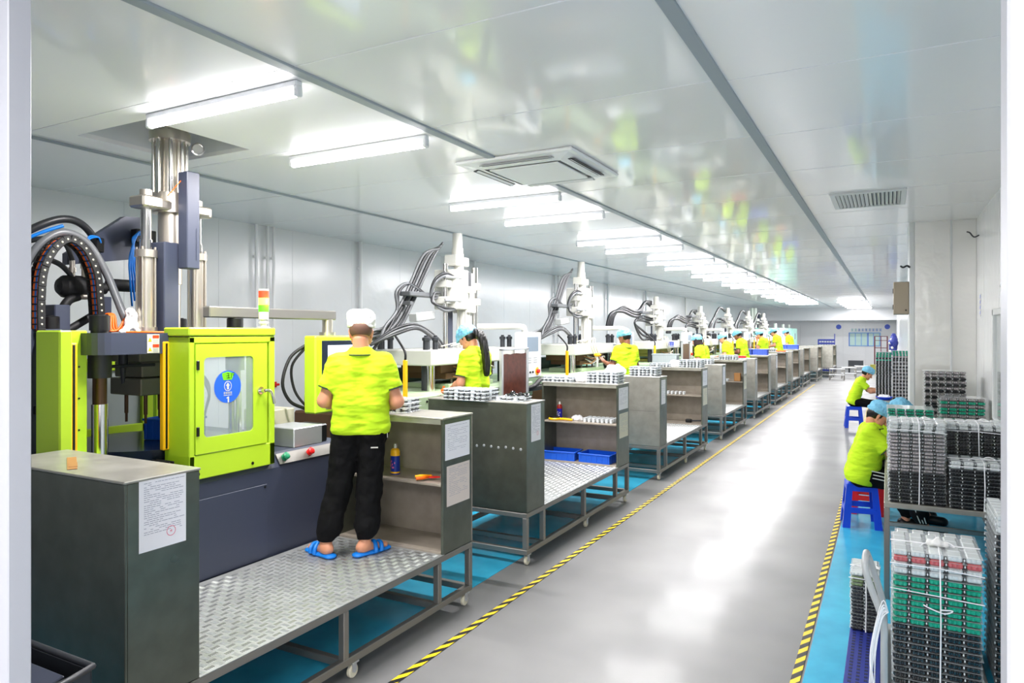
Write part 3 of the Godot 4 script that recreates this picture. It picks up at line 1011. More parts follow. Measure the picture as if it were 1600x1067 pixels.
func people() -> void:
	var dk := 0.474
	var p := figure({"label": "man from behind in lime polo shirt, white cap, black joggers and blue sandals", "at": P(-3.32, dk, 3.90), "turn": 0.60, "s": 0.99, "w": 1.1, "cell": 0.010, "cap": "white", "pitch": 0.25, "sleeve": 0.66, "baggy": 1.22, "hair": "buzz", "bare_shoes": true, "hairlow": -0.025,
		"j": {"pel": Vector3(0.0, 0.95, 0.0), "chest": Vector3(0, 1.27, 0.0), "shL": Vector3(-0.172, 1.375, 0.0), "shR": Vector3(0.172, 1.375, 0.0), "elL": Vector3(-0.258, 1.11, 0.0), "elR": Vector3(0.258, 1.10, 0.0), "wrL": Vector3(-0.16, 1.06, -0.23), "wrR": Vector3(0.15, 1.05, -0.23),
			"hipL": Vector3(-0.095, 0.90, 0), "hipR": Vector3(0.085, 0.90, 0), "knL": Vector3(-0.155, 0.50, -0.03), "knR": Vector3(0.06, 0.50, -0.03), "anL": Vector3(-0.245, 0.085, 0.03), "anR": Vector3(0.03, 0.085, 0.02), "toL": Vector3(-0.12, -0.05, -0.13), "toR": Vector3(0.13, -0.05, -0.12)}})
	sandals(p, Vector3(-0.245, 0, 0.03) * 0.99, Vector3(-0.12, 0, -0.13))
	sandals(p, Vector3(0.03, 0, 0.02) * 0.99, Vector3(0.13, 0, -0.12))
	var g := Geo.new()
	g.slab(Vector3(0.08, 0.775, 0.112), Vector3(0.13, 0.783, 0.116))
	g.slab(Vector3(0.187, 0.835, 0.03), Vector3(0.192, 0.875, 0.024))
	put("white_tags", g, M.white, p)
	figure({"label": "woman with a long black ponytail and light blue peaked cap, looking down at her work", "at": P(-3.77, dk, 6.22), "turn": 1.45, "s": 0.955, "w": 0.92, "cell": 0.011, "peak": true, "pitch": 0.62, "hair": "tail", "hairline": -0.045, "sleeve": 0.75,
		"j": {"neck": Vector3(0, 1.455, -0.03), "head": Vector3(0, 1.575, -0.085), "elL": Vector3(-0.22, 1.12, -0.03), "elR": Vector3(0.22, 1.12, -0.03), "wrL": Vector3(-0.12, 1.03, -0.26), "wrR": Vector3(0.12, 1.03, -0.26)}})
	g = Geo.new()
	g.ell(Vector3.ZERO, Vector3(0.032, 0.03, 0.032), 14, 8)
	g.cyl(Vector3(0, 0.02, 0), Vector3(0, 0.05, 0), 0.012, 0.012, 8)
	single("orange_ball", g, M.orange, "small orange ball in front of the ponytailed woman", "ball", P(-4.07, 1.45, 6.08))
	figure({"label": "worker in light blue cap seen from behind, raising a yellow tool in the left hand", "at": P(-3.62, dk, 10.5), "turn": 0.95, "s": 0.935, "w": 1.0, "cell": 0.012, "pitch": 0.35, "yaw": 0.3, "skin": M.skin_dark, "hairline": -0.03,
		"j": {"elL": Vector3(-0.25, 1.13, -0.02), "wrL": Vector3(-0.27, 1.20, -0.25), "elR": Vector3(0.23, 1.12, -0.02)}, "hdL": Vector3(0, 0.5, 0)})
	var o := thing("hand_tool", "yellow and orange air tool held by the third worker", "tool", P(-4.06, 1.63, 10.42))
	g = Geo.new()
	g.cyl(Vector3(0, -0.12, 0), Vector3(0, 0.06, 0), 0.016, 0.02, 10)
	put("barrel", g, M.white, o)
	g = Geo.new()
	g.ell(Vector3(0, 0.07, 0), Vector3(0.06, 0.03, 0.04), 12, 8)
	put("head", g, M.yellow, o)
	var far := [
		[P(-3.33, dk, 14.6), 1.35, 0.89, "scarf", 0.25, "worker wearing a dark head scarf under a light blue cap, fourth along the row"],
		[P(-3.5, dk, 18.08), 1.4, 0.90, "short", 0.5, "worker in lime shirt looking down, standing nearest on the fifth platform"],
		[P(-3.36, dk, 19.25), 1.3, 0.95, "short", 0.6, "worker in pale blue cap bending forward, right one on the fifth platform"],
		[P(-3.42, dk, 22.95), 1.3, 0.95, "short", 0.5, "worker in lime shirt with a hand at the face, on the sixth platform"],
		[P(-3.40, dk, 26.3), 1.25, 1.0, "short", 0.5, "worker in lime shirt on the seventh platform, second last of the row"],
		[P(-3.3, dk, 28.95), 1.25, 0.98, "short", 0.6, "last worker of the row, in lime shirt on the eighth platform"]]
	for i in far.size():
		var e: Array = far[i]
		figure({"label": e[5], "at": e[0], "turn": e[1], "s": e[2], "hair": e[3], "pitch": e[4], "cell": 0.018, "w": 1.0, "skin": M.skin_dark if i == 2 else M.skin,
			"j": {"chest": Vector3(0, 1.28, -0.06), "neck": Vector3(0, 1.445, -0.11), "head": Vector3(0, 1.56, -0.19), "shL": Vector3(-0.165, 1.39, -0.08), "shR": Vector3(0.165, 1.39, -0.08), "elL": Vector3(-0.23, 1.12, -0.06), "elR": Vector3(0.23, 1.12, -0.06), "wrL": Vector3(-0.13, 1.08, -0.3), "wrR": Vector3(0.13, 1.08, -0.3)} if i != 3 else {"neck": Vector3(0, 1.445, -0.05), "wrL": Vector3(-0.07, 1.42, -0.2), "elL": Vector3(-0.2, 1.15, -0.1), "wrR": Vector3(0.13, 1.08, -0.3), "head": Vector3(0, 1.56, -0.12)}})
	# seated packers
	var seat := {"pel": Vector3(0, 0.575, 0.02), "chest": Vector3(0, 0.89, -0.09), "neck": Vector3(0, 1.045, -0.17), "head": Vector3(0, 1.155, -0.255), "shL": Vector3(-0.175, 0.995, -0.12), "shR": Vector3(0.175, 0.995, -0.12), "elL": Vector3(-0.22, 0.80, -0.30), "elR": Vector3(0.22, 0.80, -0.30), "wrL": Vector3(-0.12, 0.83, -0.52), "wrR": Vector3(0.12, 0.83, -0.52),
		"hipL": Vector3(-0.09, 0.56, -0.02), "hipR": Vector3(0.09, 0.56, -0.02), "knL": Vector3(-0.13, 0.52, -0.40), "knR": Vector3(0.13, 0.50, -0.40), "anL": Vector3(-0.12, 0.08, -0.42), "anR": Vector3(0.13, 0.08, -0.56), "toL": Vector3(0, -0.05, -0.17), "toR": Vector3(0, -0.05, -0.17)}
	var near := seat.duplicate()
	for e in [["chest", 0.035], ["neck", 0.075], ["head", 0.115], ["shL", 0.06], ["shR", 0.06], ["elL", 0.05], ["elR", 0.05]]:
		near[e[0]] = near[e[0]] + Vector3(0, 0.015, e[1])
	p = figure({"label": "seated woman in lime shirt and black trousers with white side stripes, nearest on the right", "at": P(-0.24, 0.0, 8.33), "turn": -PI / 2 + 0.1, "w": 1.28, "cell": 0.011, "pitch": 0.6, "j": near, "front": Vector3(0, 0, -1), "belly": 0.05, "hair": "long", "sleeve": 0.8, "hem": 0.10, "hairlow": -0.07, "baggy": 1.1})
	for q in 3:
		g = Geo.new()
		var dy := 0.035 * (q - 1)
		g.tube(spline([Vector3(0.205, 0.60 + dy, 0.0), Vector3(0.222, 0.57 + dy, -0.2), Vector3(0.213, 0.52 + dy * 0.9, -0.38), Vector3(0.205, 0.40, -0.45 + dy * 0.8), Vector3(0.205, 0.2, -0.51 + dy * 0.8), Vector3(0.195, 0.13, -0.535 + dy * 0.7)], 6), 0.006, 6)
		put("side_stripe", g, M.white, p)
	figure({"label": "second seated woman in blue cap, half hidden behind the nearest one", "at": P(-0.16, 0.0, 9.0), "turn": -PI / 2 - 0.2, "w": 1.05, "cell": 0.013, "pitch": 0.7, "j": seat, "front": Vector3(0, 0, -1), "hair": "long"})
	figure({"label": "woman in lime shirt sitting on a blue stool far down the right side", "at": P(-0.66, 0.0, 16.9), "turn": -PI / 2 + 0.15, "w": 1.0, "s": 1.0, "cell": 0.016, "pitch": 0.5, "j": seat, "front": Vector3(0, 0, -1)})


# the faint oil-canning of thin sheet panels, as a normal map
func wavy(seed_: int) -> ImageTexture:
	var nz := FastNoiseLite.new()
	nz.seed = seed_
	nz.frequency = 0.012
	nz.noise_type = FastNoiseLite.TYPE_SIMPLEX_SMOOTH
	nz.fractal_octaves = 3
	var im := nz.get_seamless_image(512, 512)
	im.convert(Image.FORMAT_RGB8)
	im.bump_map_to_normal_map(6.0)
	return ImageTexture.create_from_image(im)


func make_materials() -> void:
	# sheet steel: brushed, a little stained
	var grain := noise_tex(0.012, Color(0.88, 0.88, 0.87), Color(1, 1, 1), 512, 5, 3)
	var rough := noise_tex(0.006, Color(0.75, 0.75, 0.75), Color(1, 1, 1), 512, 3, 8)
	for e in [["steel", Color(0.70, 0.69, 0.655), 0.38, 0.55], ["steel_dark", Color(0.44, 0.46, 0.42), 0.36, 0.8], ["shelf_steel", Color(0.66, 0.62, 0.57), 0.45, 0.25], ["deck", Color(0.71, 0.72, 0.72), 0.5, 0.6]]:
		var m := mat(e[1], e[2], e[3])
		m.albedo_texture = grain
		m.roughness_texture = rough
		tri_planar(m, 0.9)
		M[e[0]] = m
	M.bars = mat(Color(0.86, 0.87, 0.87), 0.33, 0.9)
	M.frame = mat(Color(0.56, 0.55, 0.53), 0.45, 0.75)
	M.chrome = mat(Color(0.86, 0.85, 0.83), 0.16, 1.0)
	M.satin = mat(Color(0.80, 0.77, 0.72), 0.32, 0.9)
	M.alu = mat(Color(0.80, 0.81, 0.82), 0.35, 0.7)
	M.rod_brown = mat(Color(0.36, 0.27, 0.20), 0.35, 0.7)
	# the room
	M.ceiling = mat(Color(0.965, 0.965, 0.965), 0.3, 0.0, 0.6)
	var cm: StandardMaterial3D = M.ceiling
	cm.clearcoat_enabled = true
	cm.clearcoat = 0.6
	cm.clearcoat_roughness = 0.07
	cm.normal_enabled = true
	cm.normal_texture = wavy(31)
	cm.normal_scale = 0.06
	tri_planar(cm, 0.5)
	M.wall = mat(Color(0.93, 0.935, 0.94), 0.2, 0.0, 0.6)
	var wm: StandardMaterial3D = M.wall
	wm.normal_enabled = true
	wm.normal_texture = cm.normal_texture
	wm.normal_scale = 0.08
	tri_planar(wm, 0.5)
	M.wall_steel = mat(Color(0.90, 0.895, 0.87), 0.22, 0.3, 0.6)
	var ws: StandardMaterial3D = M.wall_steel
	ws.normal_enabled = true
	ws.normal_texture = cm.normal_texture
	ws.normal_scale = 0.12
	tri_planar(ws, 0.8)
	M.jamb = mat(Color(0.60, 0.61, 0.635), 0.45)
	M.backing = mat(Color(0.88, 0.89, 0.90), 0.5)
	M.joint = mat(Color(0.97, 0.97, 0.98), 0.35)
	M.trim = mat(Color(0.62, 0.655, 0.68), 0.5)
	M.rail = mat(Color(0.86, 0.87, 0.87), 0.35, 0.0)
	var fl := mat(Color(0.50, 0.50, 0.495), 0.50, 0.0, 0.4)
	fl.clearcoat_enabled = true
	fl.clearcoat = 0.11
	fl.clearcoat_roughness = 0.13
	fl.albedo_texture = noise_tex(0.006, Color(0.91, 0.91, 0.92), Color(1, 1, 1), 512, 3, 21)
	fl.roughness_texture = noise_tex(0.005, Color(0.78, 0.78, 0.78), Color(1, 1, 1), 512, 2, 22)
	tri_planar(fl, 0.35)
	M.floor = fl
	var bl := mat(Color(0.24, 0.72, 0.86), 0.22, 0.0, 0.6)
	bl.albedo_texture = noise_tex(0.01, Color(0.86, 0.88, 0.9), Color(1, 1, 1), 512, 4, 31)
	tri_planar(bl, 0.5)
	M.blue_floor = bl
	M.tape_yellow = mat(Color(0.93, 0.80, 0.10), 0.45)
	M.tape_black = mat(Color(0.06, 0.06, 0.06), 0.45)
	# paint and plastic
	M.lime = mat(Color(0.71, 0.85, 0.17), 0.38)
	M.slate = mat(Color(0.235, 0.255, 0.32), 0.4)
	M.black = mat(Color(0.035, 0.035, 0.04), 0.4)
	M.rubber = mat(Color(0.05, 0.05, 0.055), 0.6)
	M.hose = mat(Color(0.16, 0.165, 0.175), 0.4)
	M.hose_grey = mat(Color(0.38, 0.39, 0.40), 0.35)
	M.white = mat(Color(0.79, 0.79, 0.76), 0.35)
	M.pure = mat(Color(0.97, 0.97, 0.97), 0.4)
	M.cream = mat(Color(0.86, 0.84, 0.75), 0.45)
	M.mint = mat(Color(0.66, 0.74, 0.60), 0.45)
	M.mint_blue = mat(Color(0.66, 0.86, 0.80), 0.45)
	M.dark_green = mat(Color(0.10, 0.25, 0.20), 0.5)
	M.yellow = mat(Color(0.96, 0.72, 0.06), 0.35)
	M.orange = mat(Color(0.96, 0.42, 0.06), 0.4)
	M.red = mat(Color(0.85, 0.10, 0.09), 0.35)
	M.green = mat(Color(0.05, 0.50, 0.33), 0.4)
	M.blue = mat(Color(0.05, 0.25, 0.80), 0.32)
	M.bin_blue = mat(Color(0.04, 0.34, 0.80), 0.35)
	M.bin_pale = mat(Color(0.30, 0.42, 0.88), 0.4)
	M.air_blue = mat(Color(0.05, 0.48, 0.85), 0.35)
	M.navy = mat(Color(0.10, 0.16, 0.50), 0.45)
	M.maroon = mat(Color(0.34, 0.10, 0.16), 0.5)
	M.grey_plastic = mat(Color(0.68, 0.69, 0.69), 0.3)
	M.dark_grey = mat(Color(0.17, 0.18, 0.20), 0.45)
	M.mould = mat(Color(0.50, 0.49, 0.45), 0.4, 0.3)
	M.mould_brown = mat(Color(0.38, 0.27, 0.17), 0.55, 0.3)
	M.mould_olive = mat(Color(0.58, 0.57, 0.24), 0.5, 0.2)
	M.beige_box = mat(Color(0.63, 0.58, 0.50), 0.4, 0.2)
	M.tan = mat(Color(0.60, 0.42, 0.22), 0.5)
	M.string = mat(Color(0.94, 0.94, 0.95), 0.5)
	M.bag = mat(Color(0.95, 0.95, 0.96), 0.35)
	M.paper = mat(Color(0.97, 0.965, 0.985), 0.6)
	var rust := mat(Color(0.36, 0.17, 0.12), 0.35)
	rust.albedo_texture = noise_tex(0.02, Color(0.7, 0.62, 0.6), Color(1, 1, 1), 256, 5, 41)
	tri_planar(rust, 2.0)
	M.rust = rust
	# clear things
	var cl := mat(Color(0.93, 0.96, 0.97, 0.42), 0.12, 0.0, 0.8)
	cl.transparency = BaseMaterial3D.TRANSPARENCY_ALPHA
	M.clear = cl
	var film := mat(Color(0.86, 0.89, 0.90, 0.28), 0.1, 0.0, 0.9)
	film.transparency = BaseMaterial3D.TRANSPARENCY_ALPHA
	M.film = film
	var pane := mat(Color(0.78, 0.84, 0.84, 0.25), 0.05, 0.0, 0.6)
	pane.transparency = BaseMaterial3D.TRANSPARENCY_ALPHA
	M.pane = pane
	var frost := mat(Color(0.70, 0.74, 0.74, 0.75), 0.3, 0.0, 0.5)
	frost.transparency = BaseMaterial3D.TRANSPARENCY_ALPHA
	M.frost = frost
	M.tray_rim = mat(Color(0.86, 0.88, 0.89), 0.16, 0.0, 0.9)
	M.pocket_dark = mat(Color(0.055, 0.06, 0.075), 0.2, 0.0, 0.8)
	M.pocket_silver = mat(Color(0.72, 0.70, 0.70), 0.22, 0.7)
	M.pocket_teal = mat(Color(0.03, 0.60, 0.47), 0.25, 0.0, 0.8)
	M.pocket_clear = mat(Color(0.80, 0.82, 0.82), 0.18, 0.0, 0.8)
	M.pocket_red = mat(Color(0.75, 0.35, 0.36), 0.25, 0.0, 0.7)
	M.pocket_green = mat(Color(0.47, 0.55, 0.36), 0.25, 0.0, 0.7)
	# people
	var sk := mat(Color(0.83, 0.58, 0.45), 0.5)
	sk.subsurf_scatter_enabled = true
	sk.subsurf_scatter_strength = 0.1
	M.skin = sk
	M.skin_dark = mat(Color(0.52, 0.33, 0.24), 0.5)
	var cloth := noise_tex(0.15, Color(0.92, 0.92, 0.92), Color(1, 1, 1), 256, 2, 51)
	for e in [["shirt", Color(0.78, 0.94, 0.17)], ["trousers", Color(0.055, 0.055, 0.06)], ["cap_blue", Color(0.52, 0.79, 0.92)], ["cap_white", Color(0.93, 0.93, 0.92)], ["scarf", Color(0.20, 0.16, 0.17)], ["trouser_grey", Color(0.22, 0.24, 0.30)]]:
		var m := mat(e[1], 0.85, 0.0, 0.3)
		m.albedo_texture = cloth
		tri_planar(m, 9.0)
		M[e[0]] = m
	M.buzz = mat(Color(0.40, 0.28, 0.22), 0.7)
	M.hair = mat(Color(0.04, 0.03, 0.03), 0.38)
	M.eye = mat(Color(0.05, 0.04, 0.04), 0.2)
	M.piping = mat(Color(0.16, 0.22, 0.16), 0.7)
	M.sandal = mat(Color(0.03, 0.48, 0.86), 0.4)
	# lamps and screens
	M.tube = glow(Color(0.99, 0.98, 1.0), 8.0)
	M.lamp_body = mat(Color(0.92, 0.93, 0.94), 0.4)
	M.screen = glow(Color(0.78, 0.86, 0.95), 0.75)
	M.screen_dark = mat(Color(0.10, 0.14, 0.20), 0.2)
	M.lcd = glow(Color(0.42, 0.47, 0.52), 0.35)
	M.sig_red = glow(Color(0.95, 0.22, 0.10), 0.6)
	M.sig_yellow = glow(Color(1.0, 0.80, 0.30), 1.6)
	M.sig_green = glow(Color(0.30, 0.85, 0.10), 0.7)


# ---------------------------------------------------------------- the room
func shell() -> void:
	var fl := setting("floor")
	var g := Geo.new()
	g.slab(P(-7.2, -0.12, -3.0), P(2.2, 0, FAR + 0.2))
	put("slab", g, M.floor, fl)
	for e in [[WALL_L, -2.95], [-0.445, WALL_R]]:
		g = Geo.new()
		g.slab(P(e[0], 0.0, 1.0), P(e[1], 0.004, 40.0 if e[0] < -1 else 24.0))
		put("painted_zone", g, M.blue_floor, fl)
	# ceiling: backing with the hole over the first press, then panels between the trims
	var ce := setting("ceiling")
	g = Geo.new()
	var hx0 := -4.86
	var hx1 := -4.13
	var hd0 := 2.80
	var hd1 := 3.62
	g.slab(P(-7.2, 3.43, -3.0), P(hx0, 3.75, FAR + 0.2))
	g.slab(P(hx1, 3.43, -3.0), P(2.2, 3.75, FAR + 0.2))
	g.slab(P(hx0, 3.43, -3.0), P(hx1, 3.75, hd0))
	g.slab(P(hx0, 3.43, hd1), P(hx1, 3.75, FAR + 0.2))
	g.slab(P(hx0 - 0.1, 3.75, hd0 - 0.1), P(hx1 + 0.1, 3.80, hd1 + 0.1))
	put("backing", g, M.backing, ce)
	var xs := [WALL_L, -5.16, -2.67, -0.79, WALL_R + 0.02]
	for s in 4:
		var x0: float = xs[s] + 0.004
		var x1: float = xs[s + 1] - 0.004
		for k in 38:
			var d0 := 0.2 + 1.2 * k
			if s == 3:
				d0 += 0.04
			var d1: float = min(d0 + 1.194, FAR)
			g = Geo.new()
			if s == 1 and d0 < hd1 and d1 > hd0:
				# the panels cut away round the press column
				g.slab(P(x0, CEIL, d0), P(hx0, 3.43, d1))
				g.slab(P(hx1, CEIL, d0), P(x1, 3.43, d1))
				if d0 < hd0:
					g.slab(P(hx0, CEIL, d0), P(hx1, 3.43, hd0))
				if d1 > hd1:
					g.slab(P(hx0, CEIL, hd1), P(hx1, 3.43, d1))
			else:
				g.slab(P(x0, CEIL, d0), P(x1, 3.43, d1), 0.004)
			put("panel", g, M.ceiling, ce)
	for k in 38:
		g = Geo.new()
		var jd := 0.197 + 1.2 * k
		g.slab(P(WALL_L, 3.3985, jd - 0.004), P(-0.79, 3.402, jd + 0.004))
		g.slab(P(-0.79, 3.3985, jd + 0.036), P(WALL_R, 3.402, jd + 0.044))
		put("joint_strip", g, M.joint, ce)
	g = Geo.new()
	g.slab(P(-3.0, CEIL, -3.0), P(2.2, 3.43, 0.19))
	put("panel", g, M.ceiling, ce)
	for k in 3:
		g = Geo.new()
		var xc: float = [-0.79, -2.67, -5.16][k]
		var w: float = [0.034, 0.034, 0.02][k]
		g.slab(P(xc - w, 3.386, 1.0), P(xc + w, 3.402, FAR), 0.003)
		var tr := setting("trim_%d" % (k + 1))
		put("ceiling_strip", g, M.trim, tr)
	# walls
	var wl := setting("wall_left")
	g = Geo.new()
	g.slab(P(WALL_L - 0.2, 0, 0.9), P(WALL_L - 0.03, 3.6, FAR + 0.2))
	put("backing", g, M.backing, wl)
	for k in 38:
		g = Geo.new()
		g.slab(P(WALL_L - 0.03, 0, 1.0 + 1.16 * k), P(WALL_L, 3.43, min(1.0 + 1.16 * k + 1.158, FAR)), 0.001)
		put("panel", g, M.wall, wl)
	var wb := setting("wall_back")
	g = Geo.new()
	g.slab(P(-7.2, 0, FAR + 0.03), P(2.2, 3.6, FAR + 0.25))
	put("backing", g, M.backing, wb)
	for k in 7:
		g = Geo.new()
		g.slab(P(WALL_L + 1.16 * k, 0, FAR), P(WALL_L + 1.16 * k + 1.154, 3.43, FAR + 0.03), 0.003)
		put("panel", g, M.wall, wb)
	g = Geo.new()
	g.slab(P(-6.9, 2.72, FAR - 2.2), P(1.2, 3.43, FAR))
	put("bulkhead", g, M.wall, wb)
	var wr := setting("wall_right")
	g = Geo.new()
	g.slab(P(WALL_R + 0.03, 0, 0.9), P(WALL_R + 0.2, 3.6, FAR + 0.2))
	put("backing", g, M.backing, wr)
	for k in 8:
		g = Geo.new()
		g.slab(P(WALL_R, 0, 1.0 + 1.16 * k), P(WALL_R + 0.03, 3.43, 1.0 + 1.16 * k + 1.154), 0.003)
		put("panel", g, M.wall, wr)
	# the boxed-in pillar, clad in steel, and the wall that goes on behind it
	var pl := setting("wall_pillar")
	g = Geo.new()
	g.slab(P(0.26, 0, 9.88), P(WALL_R, 3.43, 10.5))
	put("core", g, M.backing, pl)
	for e in [[0.27, 0.655], [0.66, WALL_R]]:
		g = Geo.new()
		g.slab(P(e[0], 0, 9.85), P(e[1], 3.42, 9.88), 0.004)
		put("panel", g, M.wall_steel, pl)
	g = Geo.new()
	g.slab(P(0.225, 0, 9.84), P(0.285, 3.42, 10.55), 0.008)
	put("corner_profile", g, M.rail, pl)
	g = Geo.new()
	g.slab(P(0.65, 0, 9.835), P(0.672, 3.42, 9.86), 0.004)
	put("joint_strip", g, M.rail, pl)
	var wi := setting("wall_inner")
	g = Geo.new()
	g.slab(P(0.42, 0, 10.5), P(WALL_R, 3.43, FAR))
	put("backing", g, M.backing, wi)
	for k in 29:
		g = Geo.new()
		g.slab(P(0.39, 0, 10.55 + 1.16 * k), P(0.42, 3.43, 10.55 + 1.16 * k + 1.154), 0.003)
		put("panel", g, M.wall, wi)
	# the wall with the opening that the photograph looks through, and the lobby in front of it
	var wf := setting("wall_front")
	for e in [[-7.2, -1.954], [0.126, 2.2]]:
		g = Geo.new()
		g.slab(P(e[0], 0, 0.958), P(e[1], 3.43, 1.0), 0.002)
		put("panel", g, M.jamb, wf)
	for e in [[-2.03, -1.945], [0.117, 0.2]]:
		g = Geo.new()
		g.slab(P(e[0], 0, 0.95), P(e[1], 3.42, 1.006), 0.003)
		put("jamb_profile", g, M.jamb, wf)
	var lo := setting("wall_lobby")
	for e in [[P(-3.2, 0, -3.0), P(-3.0, 3.43, 0.95)], [P(2.0, 0, -3.0), P(2.2, 3.43, 0.95)], [P(-3.2, 0, -3.2), P(2.2, 3.43, -3.0)]]:
		g = Geo.new()
		g.slab(e[0], e[1])
		put("panel", g, M.wall, lo)
	# window in the right wall
	var wn := setting("window_1")
	g = Geo.new()
	var a := 5.6
	var b := 8.15
	for e in [[a, b, 2.22, 2.28], [a, b, 1.18, 1.24], [a, a + 0.06, 1.18, 2.28], [b - 0.06, b, 1.18, 2.28], [6.85, 6.9, 1.18, 2.28]]:
		g.slab(P(WALL_R - 0.035, e[2], e[0]), P(WALL_R + 0.005, e[3], e[1]), 0.006)
	put("window_frame", g, M.rail, wn)
	for e in [[a + 0.05, 6.86], [6.89, b - 0.05]]:
		g = Geo.new()
		g.slab(P(WALL_R - 0.016, 1.23, e[0]), P(WALL_R - 0.01, 2.23, e[1]))
		put("pane", g, M.pane, wn)


func hazard_tape(x: float, d0: float, d1: float, w: float, label: String) -> void:
	var o := thing("hazard_tape", label, "floor tape", P(x, 0, d0), 0.0)
	var y := Geo.new()
	var k := Geo.new()
	var n := int((d1 - d0) / 0.075)
	for i in n:
		var g := y if i % 2 == 0 else k
		var z0 := -0.075 * i
		var z1 := z0 - 0.075
		g.prism([Vector2(-w, z0), Vector2(w, z0 - 0.09), Vector2(w, z1 - 0.09), Vector2(-w, z1)], 0.0, 0.0012, Transform3D(Basis(Vector3(1, 0, 0), Vector3(0, 0, 1), Vector3(0, 1, 0)), Vector3(0, 0.0045, 0)))
	put("yellow_stripes", y, M.tape_yellow, o)
	put("black_stripes", k, M.tape_black, o)


func ceiling_lamp(x0: float, x1: float, d: float, label: String, parts := true) -> void:
	var o := thing("ceiling_lamp", label, "ceiling lamp", P((x0 + x1) * 0.5, CEIL, d), 0.0, "tube lamps under the ceiling")
	var h := (x1 - x0) * 0.5
	var g := Geo.new()
	g.box(Vector3(0, -0.018, 0), Vector3(h * 2, 0.036, 0.05), 0.006)
	for s in [-1, 1]:
		g.box(Vector3(s * (h - 0.01), -0.055, 0), Vector3(0.03, 0.06, 0.045), 0.006)
	put("housing", g, M.lamp_body, o)
	g = Geo.new()
	g.cyl(Vector3(-h + 0.025, -0.066, 0), Vector3(h - 0.025, -0.066, 0), 0.02, 0.02, 12)
	put("glowing_tube", g, M.tube, o)
	var l := AreaLight3D.new()
	l.name = "tube_light"
	l.area_size = Vector2(h * 2 - 0.06, 0.045)
	l.light_color = Color(1.0, 0.985, 0.99)
	l.light_energy = LAMP_E
	l.area_range = 40.0
	l.shadow_enabled = true
	l.rotation.x = -PI / 2
	l.position.y = -0.09
	o.add_child(l)


func air_unit() -> void:
	var o := thing("air_conditioner", "white square cassette air conditioner set flush in the ceiling", "air conditioner", P(-2.5, CEIL, 5.13))
	var g := Geo.new()
	g.box(Vector3(0, -0.0145, 0), Vector3(1.0, 0.026, 1.0), 0.01)
	# a sloping skirt down to the grille
	var k := 0.47
	var q := 0.33
	for i in 4:
		var t := Transform3D(Basis(Vector3.UP, i * PI / 2), Vector3.ZERO)
		var nn := t * Vector3(0.3, -1, 0)
		g.face([t * Vector3(k, -0.025, -k), t * Vector3(k, -0.025, k), t * Vector3(q, -0.05, q), t * Vector3(q, -0.05, -q)], nn)
	put("cover", g, M.pure, o)
	g = Geo.new()
	g.box(Vector3(0, -0.052, 0), Vector3(0.6, 0.012, 0.6), 0.012)
	put("intake_grille", g, M.pure, o)
	for i in 4:
		var t := Transform3D(Basis(Vector3.UP, i * PI / 2), Vector3.ZERO)
		var sl := Geo.new()
		sl.x = t * Transform3D(Basis(Vector3.BACK, -0.18), Vector3(0.405, -0.041, 0))
		sl.box(Vector3.ZERO, Vector3(0.075, 0.008, 0.62), 0.003)
		put("louvre_slot", sl, M.dark_grey if i % 2 == 0 else M.grey_plastic, o)
		var fl := Geo.new()
		fl.x = t * Transform3D(Basis(Vector3.BACK, -0.5), Vector3(0.405, -0.046, 0))
		fl.box(Vector3.ZERO, Vector3(0.03, 0.004, 0.6), 0.001)
		put("flap", fl, M.pure, o)


func ceiling_vent() -> void:
	var o := thing("ceiling_vent", "white slatted air outlet in the ceiling right of the strip", "vent", P(-0.175, CEIL, 7.88))
	var g := Geo.new()
	for e in [[0, -0.42, 0.66, 0.05], [0, 0.42, 0.66, 0.05]]:
		g.box(Vector3(e[0], -0.01, e[1]), Vector3(e[2], 0.02, e[3]), 0.004)
	for s in [-1, 1]:
		g.box(Vector3(s * 0.305, -0.01, 0), Vector3(0.05, 0.02, 0.8), 0.004)
	put("frame", g, M.rail, o)
	g = Geo.new()
	g.box(Vector3(0, -0.002, 0), Vector3(0.6, 0.003, 0.8))
	put("backing", g, M.dark_grey, o)
	for k in 16:
		g = Geo.new()
		g.x = Transform3D(Basis(Vector3.BACK, 0.6 if k < 8 else -0.6), Vector3(-0.262 + 0.035 * k, -0.012, 0))
		g.box(Vector3.ZERO, Vector3(0.03, 0.003, 0.78), 0.001)
		put("slat", g, M.rail, o)


# ---------------------------------------------------------------- the presses
func lever_button(parent: Node3D, at: Vector3, m: Material, r := 0.02) -> void:
	var g := hold(parent)
	g.cyl(at, at + Vector3(0.022, 0, 0), r * 0.6, r * 0.6, 10)
	g.lathe(at + Vector3(0.02, 0, 0), [Vector2(r * 0.7, 0), Vector2(r, 0.004), Vector2(r, 0.014), Vector2(r * 0.7, 0.022), Vector2(0, 0.024)], 12, Vector3.RIGHT)
	put("push_button", g, m, parent)


